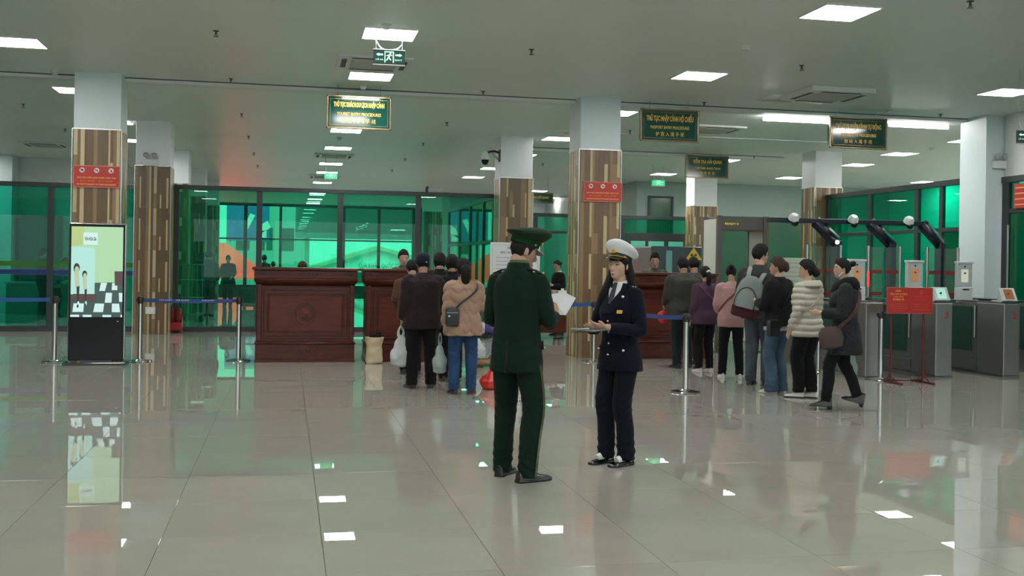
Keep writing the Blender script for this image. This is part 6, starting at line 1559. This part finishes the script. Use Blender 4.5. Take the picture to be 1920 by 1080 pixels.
P16 = simple('woman with claw clipped brown hair in a black jacket and washed jeans', 5.51, 11.30, R(28), 1.555, True, C_black, C_denim2, 'back', HAIRB, arms=('front', 'low'), shoe=S_white, bulk=1.24, hem=.84, seed=14, vox=.0105, head=(R(32), R(-2), 0), skin=SKINM2, hem_leg=.02, flare_leg=.022, collar=(C_black, .03, .07, False), volume=2.0, sleeve=1.12, extra=[([(0, -.08, .05), (0, -.105, .02), (0, -.112, -.03), (0, -.09, -.06)], [(.05, .03), (.06, .035), (.055, .03), (.03, .02)])])
bm = bmesh.new(); tube(bm, [P16.HM @ Vector(q) for q in ((.045, -.115, .045), (.052, -.130, .01), (.045, -.128, -.03))], [(.014, .010), (.018, .012), (.012, .008)], 8, k=3); part('claw_clip', bm, M_pale, P16.root, True)
bm = bmesh.new(); X_, Y_ = Vector((1, 0, 0)), Vector((0, 1, 0)); loft(bm, [ering(P16.B(Vector((0, -.006, z_)) * P16.k), X_, Y_, a * P16.k, b * P16.k, 22, 2.3) for z_, a, b in ((.79, .205, .152), (.86, .20, .148))]); part('shirt_hem', bm, cloth('pale_grey_shirt', (0.40, 0.42, 0.44)), P16.root, True)
hb = P16.W((.0, -.155, .0)); 
o = thing('handbag', 'small black shoulder bag of the woman with claw clipped hair', 'bag', P16.W(P16.surf(-2.05, .83, .050, 1.28)), R(28)); bm = bmesh.new(); box(bm, -.10, .10, -.035, .035, -.10, .09, .03); part('pouch', bm, MATS['bag_nylon'], o, True)
part('flap', bx(-.095, .095, -.040, -.034, -.01, .085, .002), L_black, o)
MW = Matrix.LocRotScale(o.location, o.rotation_euler, None).inverted()
bm = bmesh.new(); tube(bm, [MW @ P16.W(P16.surf(a, z, .012, 1.31)) for a, z in ((-2.1, .91), (-2.5, 1.03), (-2.95, 1.17), (2.7, 1.31), (2.0, 1.40), (1.2, 1.40), (.6, 1.32))], [(.008, .003)] * 7, 8, k=4); part('strap', bm, L_black, o, True)
P17 = simple('woman in a cream puffer jacket and black trousers with a low black bun', 5.63, 10.83, R(22), 1.525, True, C_cream, C_black, 'back', extra=[([(0, -.07, .02), (0, -.105, -.015), (0, -.115, -.055), (0, -.085, -.085)], [(.05, .03), (.062, .042), (.058, .04), (.03, .02)])], arms=('down', 'low'), shoe=S_white, sole=S_dark, bulk=1.20, hem=.755, disp=quilt(.068, .016, 0, 5, 3), seed=15, vox=.0095, head=(R(42), R(-2), 0), skin=SKINM2, name='puffer_jacket', sleeve=1.10, hem_leg=.075, volume=2.0, wide=1.12, feet=((-.05, .05, 0), (.07, -.03, 0)), fyaw=(R(30), R(28)))
bm = bmesh.new(); loft(bm, [[P17.B(Vector((a * math.sin(2 * PI * i / 26), -.045 + b * math.cos(2 * PI * i / 26), z_ + .03 * (1 - math.cos(2 * PI * i / 26)) * hz)) * P17.k) for i in range(26)] for z_, a, b, hz in ((1.36, .13, .12, .2), (1.375, .145, .14, .2), (1.405, .14, .135, .3), (1.43, .115, .11, .4), (1.43, .085, .085, .4), (1.38, .08, .08, .2))], cap=False); part('hood', bm, C_cream, P17.tp, True)
P17.strap2([(.6, 1.33), (1.3, 1.40), (2.3, 1.37), (2.9, 1.28), (-2.9, 1.17), (-2.3, 1.07), (-1.6, .99)], .008, cloth('strap_beige', (0.38, 0.36, 0.30)), 1.26, .014)
P18 = simple('woman in a dark slate coat with black fur collar walking to the left', 5.565, 9.90, R(62), 1.545, True, C_slate, C_black, 'back', extra=[([(0, -.085, .035), (0, -.115, .05), (0, -.135, .045), (0, -.15, .03)], [.022, .036, .034, .012])], arms=(((-.215, .03, 1.07), (-.14, .27, 1.08)), ((.235, -.03, 1.08), (.225, -.07, .85))), shoe=L_black, bulk=1.20, hem=.62, flare=1.16, seed=16, vox=.010, head=(R(14), R(-2), 0), skin=SKINM2, name='coat', sleeve=1.12, feet=((-.05, .17, .03), (.06, -.14, .065)), fyaw=(R(4), R(-4)), fpitch=(0, R(-14)), shoe_style='boot', wide=.92, hem_leg=.06, lean=.03)
bm = bmesh.new(); n = 26
loft(bm, [[P18.B(Vector((a * math.sin(2 * PI * i / n), -.012 + b * math.cos(2 * PI * i / n), z_ - .05 * max(math.cos(2 * PI * i / n), 0))) * P18.k) for i in range(n)] for z_, a, b in ((1.335, .150, .135), (1.37, .168, .158), (1.42, .160, .152), (1.47, .128, .122), (1.485, .095, .095), (1.42, .078, .078))], cap=False)
fc = part('fur_collar', bm, C_fur, P18.tp, True)
bm = bmesh.new(); tube(bm, [P18.B(Vector((-.185, .085, .96)) * P18.k), P18.B(Vector((-.20, -.02, .965)) * P18.k), P18.B(Vector((-.14, -.135, .97)) * P18.k)], .006, 6, k=3); part('waist_seam', bm, mat('seam_dark', (0.008, 0.009, 0.010), .8), P18.tp, True)
bm = bmesh.new(); ml = P18.HM; tube(bm, [ml @ Vector(q) for q in ((-.073, .0, -.035), (-.066, .03, -.055), (-.056, .055, -.085))], [(.004, .001)] * 3, 6, k=3, ref=(0, 0, 1)); part('mask_strap', bm, M_pale, P18.root, True)
cb = P18.W(P18.surf(-.85, .83, .07, 1.26))
o = thing('crossbody_bag', 'brown grey crossbody bag on the hip of the woman in the dark coat', 'bag', cb, R(62)); o.rotation_euler = (R(8), R(10), R(62 + 90))
bm = bmesh.new(); loft(bm, [ering((0, 0, z_), Vector((1, 0, 0)), Vector((0, 1, 0)), a, b, 18, 2.4) for z_, a, b in ((-.125, .05, .03), (-.11, .10, .05), (-.03, .125, .058), (.05, .11, .05), (.095, .07, .03), (.10, .02, .01))]); part('pouch', bm, cloth('bag_taupe', (0.075, 0.052, 0.046)), o, True)
MW = Matrix.LocRotScale(o.location, o.rotation_euler, None).inverted()
bm = bmesh.new(); tube(bm, [MW @ P18.W(P18.surf(a, z, .020, 1.26)) for a, z in ((-1.05, .90), (-1.55, .99), (-2.1, 1.08), (-2.55, 1.19), (-3.05, 1.30), (2.6, 1.375), (1.9, 1.41))], [(.020, .004)] * 7, 8, k=4); part('strap', bm, cloth('strap_maroon', (0.085, 0.042, 0.040)), o, True)

# ---------------------------------------------------------------- others farther away
P19 = simple('dark clothed clerk with a bun standing behind the low desk', at(1050, 20.95, 500), 20.95, R(110), 1.53, True, C_black, C_black, 'back', extra=[([(0, -.07, .04), (0, -.11, .02), (0, -.10, -.02)], [.03, .045, .02])], arms='front', seed=17, vox=.014, lean=.08, head=(R(10), R(-10), 0), collar=(C_white, .03, .066, True))
P20 = simple('traveller with a dark backpack just behind the left part of the glass', at(390, 25.9, 500), 25.9, R(-10), 1.64, False, C_charcoal, C_black, arms='low', seed=18, vox=.015, lean=.06, bulk=1.1)
o = thing('backpack', 'large dark backpack on the traveller just behind the glass', 'backpack', P20.W((0, -.24, 1.15)), R(-10)); bm = bmesh.new(); box(bm, -.19, .19, -.12, .10, -.28, .28, .07); part('pack', bm, mat('pack_dark', (0.03, 0.035, 0.05), .6), o, True); part('front_pocket', bx(-.14, .14, -.17, -.11, -.2, .04, .03), MATS['pack_dark'], o)
P21 = simple('traveller in a dark coat standing before the salmon tent view behind the glass', at(428, 33.5, 500), 33.5, R(170), 1.57, True, C_slate, C_black, 'side', arms='low', seed=19, vox=.016, bulk=1.2, hem=.62, flare=1.15)
P22 = simple('taller of two dark heads showing above the first counter behind the glass', at(496, 34.0, 490), 34.0, R(20), 1.60, True, C_charcoal, C_black, 'side', arms='low', seed=20, vox=.016)
P23 = simple('shorter of two dark heads showing above the first counter behind the glass', at(513, 33.4, 490), 33.4, R(30), 1.40, True, C_charcoal, C_black, 'side', arms='low', seed=21, vox=.016)
P24 = simple('person in dark clothes standing by the teal desk behind the far left glass', at(78, 27.6, 560), 27.6, R(-60), 1.62, False, C_slate, C_black, arms='low', seed=22, vox=.016)
P25 = simple('person in a pale teal shirt leaning at the teal desk behind the far left glass', at(106, 27.2, 560), 27.2, R(-75), 1.45, True, C_teal, C_black, 'side', arms='front', seed=23, vox=.016, lean=.30)
P26 = simple('person mostly outside the right edge, one black shoe in view', 7.27, 8.80, R(84), 1.64, False, C_charcoal, C_black, arms=(((-.2, -.06, 1.07), (-.2, -.08, .84)), ((.2, -.06, 1.07), (.2, -.08, .84))), shoe=L_black, seed=24, vox=.015, feet=((-.09, .19, 0), (.09, .10, 0)))

# ---------------------------------------------------------------- carrier bags and sacks
M_pe = mat('white_polythene', (0.66, 0.70, 0.70), .30, bump=.5, bscale=16, trans=.35); M_pe2 = mat('clear_polythene', (0.40, 0.47, 0.46), .22, bump=.5, bscale=16, trans=.4); M_rb = mat('red_polythene', (0.62, 0.035, 0.022), .30, bump=.4, bscale=14, trans=.15)
def crumple(amp, seed): return lambda co, no: amp * (np.sin(28 * co[:, 0] + 17 * co[:, 2] + seed) * np.sin(22 * co[:, 1] - 19 * co[:, 2] + seed * 2) + .7 * np.sin(47 * co[:, 2] + 31 * co[:, 0] * co[:, 1] * 9 + seed))
def carrier(lab, loc, w, h, m, rz=0.0, seed=1, handles=True, fill=None):
    o = thing('carrier_bag', lab, 'bag', loc, rz)
    bm = bmesh.new(); loft(bm, [ering((0, 0, z_ * h), Vector((1, 0, 0)), Vector((0, 1, 0)), a * w, b * w, 18, 2.2) for z_, a, b in ((0.0, .20, .14), (.04, .42, .30), (.18, .5, .36), (.38, .44, .30), (.55, .30, .18), (.70, .19, .09), (.78, .13, .05))])
    remeshed('bag_body', bm, m, .010, 2, crumple(.006, seed), o)
    if handles:
        for sg in (-1, 1):
            bm = bmesh.new(); tube(bm, [(sg * .10 * w, 0, .74 * h), (sg * .12 * w, 0, .86 * h), (sg * .05 * w, 0, .97 * h), (-sg * .0 * w, 0, .99 * h)], [(.02, .003), (.014, .004), (.010, .005), (.008, .006)], 8, k=4); part('handle', bm, m, o, True)
    if fill:
        bm = bmesh.new(); ball(bm, (0, 0, .2 * h), (.36 * w, .24 * w, .16 * h)); part('contents', bm, fill, o, True)
    return o
hw_ = P3.W(P3.arms[0][2]); carrier('white carrier bag hanging from the hand of the elderly man', (hw_.x - .01, hw_.y, hw_.z - .075 - .44), .26, .46, M_pe, .2, 1)
hw_ = P4.W(P4.arms[0][2]); carrier('clear grey carrier bag in the left hand of the woman in beige', (hw_.x - .045, hw_.y + .02, hw_.z - .09 - .42), .20, .44, M_pe2, .8, 2)
g_ = ground(899, 689); carrier('white carrier bag standing on a brown sack beside the blue jeans', (g_.x - .04, g_.y + .05, .115), .30, .36, M_pe, .3, 3, handles=False)
o = thing('sack', 'brown crumpled sack lying under a white carrier bag', 'sack', (g_.x + .03, g_.y + .05, 0)); bm = bmesh.new(); ball(bm, (0, 0, .06), (.17, .13, .06), u=18, v=12); ball(bm, (.11, -.02, .075), (.07, .07, .055)); remeshed('sack_body', bm, mat('sack_brown', (0.20, 0.12, 0.065), .7), .010, 2, crumple(.005, 4), o)
bm = bmesh.new(); tube(bm, [(.10, -.02, .12), (.13, -.03, .145), (.17, -.04, .13)], [.02, .014, .022], 8, k=3); part('tied_neck', bm, MATS['sack_brown'], o, True)
g_ = ground(932, 730); o = thing('carrier_bag', 'bright red plastic bag on the floor beside the green trousers', 'bag', (g_.x + .0, g_.y + .07, 0), .3); o.scale = (1.22, 1.2, 1.15)
bm = bmesh.new(); loft(bm, [ering((dx, 0, z_), Vector((1, 0, 0)), Vector((0, 1, 0)), a, b, 18, 2.2) for z_, a, b, dx in ((0, .07, .06, 0), (.012, .15, .11, 0), (.08, .165, .12, 0), (.15, .13, .09, .02), (.20, .085, .055, .04), (.235, .035, .03, .05))]); remeshed('bag_body', bm, M_rb, .009, 2, crumple(.006, 5), o)
for sg in (-1, 1):
    bm = bmesh.new(); tube(bm, [(.05, sg * .01, .22), (.05 + sg * .03, sg * .02, .265), (.05 + sg * .055, sg * .03, .25)], [.012, .016, .005], 8, k=3); part('tied_handle', bm, M_rb, o, True)
g_ = ground(702, 682); o = thing('tote_bag', 'cream paper tote bag standing on the floor before the second counter', 'bag', (g_.x, g_.y + .07, 0), .05)
bm = bmesh.new(); loft(bm, [ering((0, 0, z_), Vector((1, 0, 0)), Vector((0, 1, 0)), a, b, 20, 3.4) for z_, a, b in ((0, .10, .07), (.01, .115, .08), (.14, .118, .078), (.24, .105, .07), (.37, .135, .085), (.375, .12, .07), (.30, .10, .06))]); remeshed('bag_body', bm, mat('cream_paper', (0.55, 0.46, 0.30), .6, bump=.2, bscale=20), .008, 1, crumple(.005, 6), o)
bm = bmesh.new(); ball(bm, (.01, 0, .375), (.09, .05, .04)); ball(bm, (.05, 0, .41), (.04, .03, .03)); remeshed('contents', bm, C_black, .008, 1, crumple(.004, 7), o)
hw_ = P11.W(P11.arms[0][2]); o = thing('carrier_bag', 'small red bag in the left hand of the man in grey olive', 'bag', (hw_.x - .03, hw_.y - .02, hw_.z - .08 - .19), .1); bm = bmesh.new(); ball(bm, (0, 0, .09), (.085, .05, .09)); tube(bm, [(0, 0, .16), (.02, .01, .21)], [.02, .008], 8); remeshed('bag_body', bm, M_rb, .008, 1, crumple(.004, 8), o)
hw_ = P18.W(P18.arms[1][2]); carrier('clear carrier bag in the far hand of the woman in the dark coat', (hw_.x + .02, hw_.y + .03, hw_.z - .09 - .40), .17, .42, M_pe2, .4, 9)
bpy.data.scenes.remove(tmp_scene)
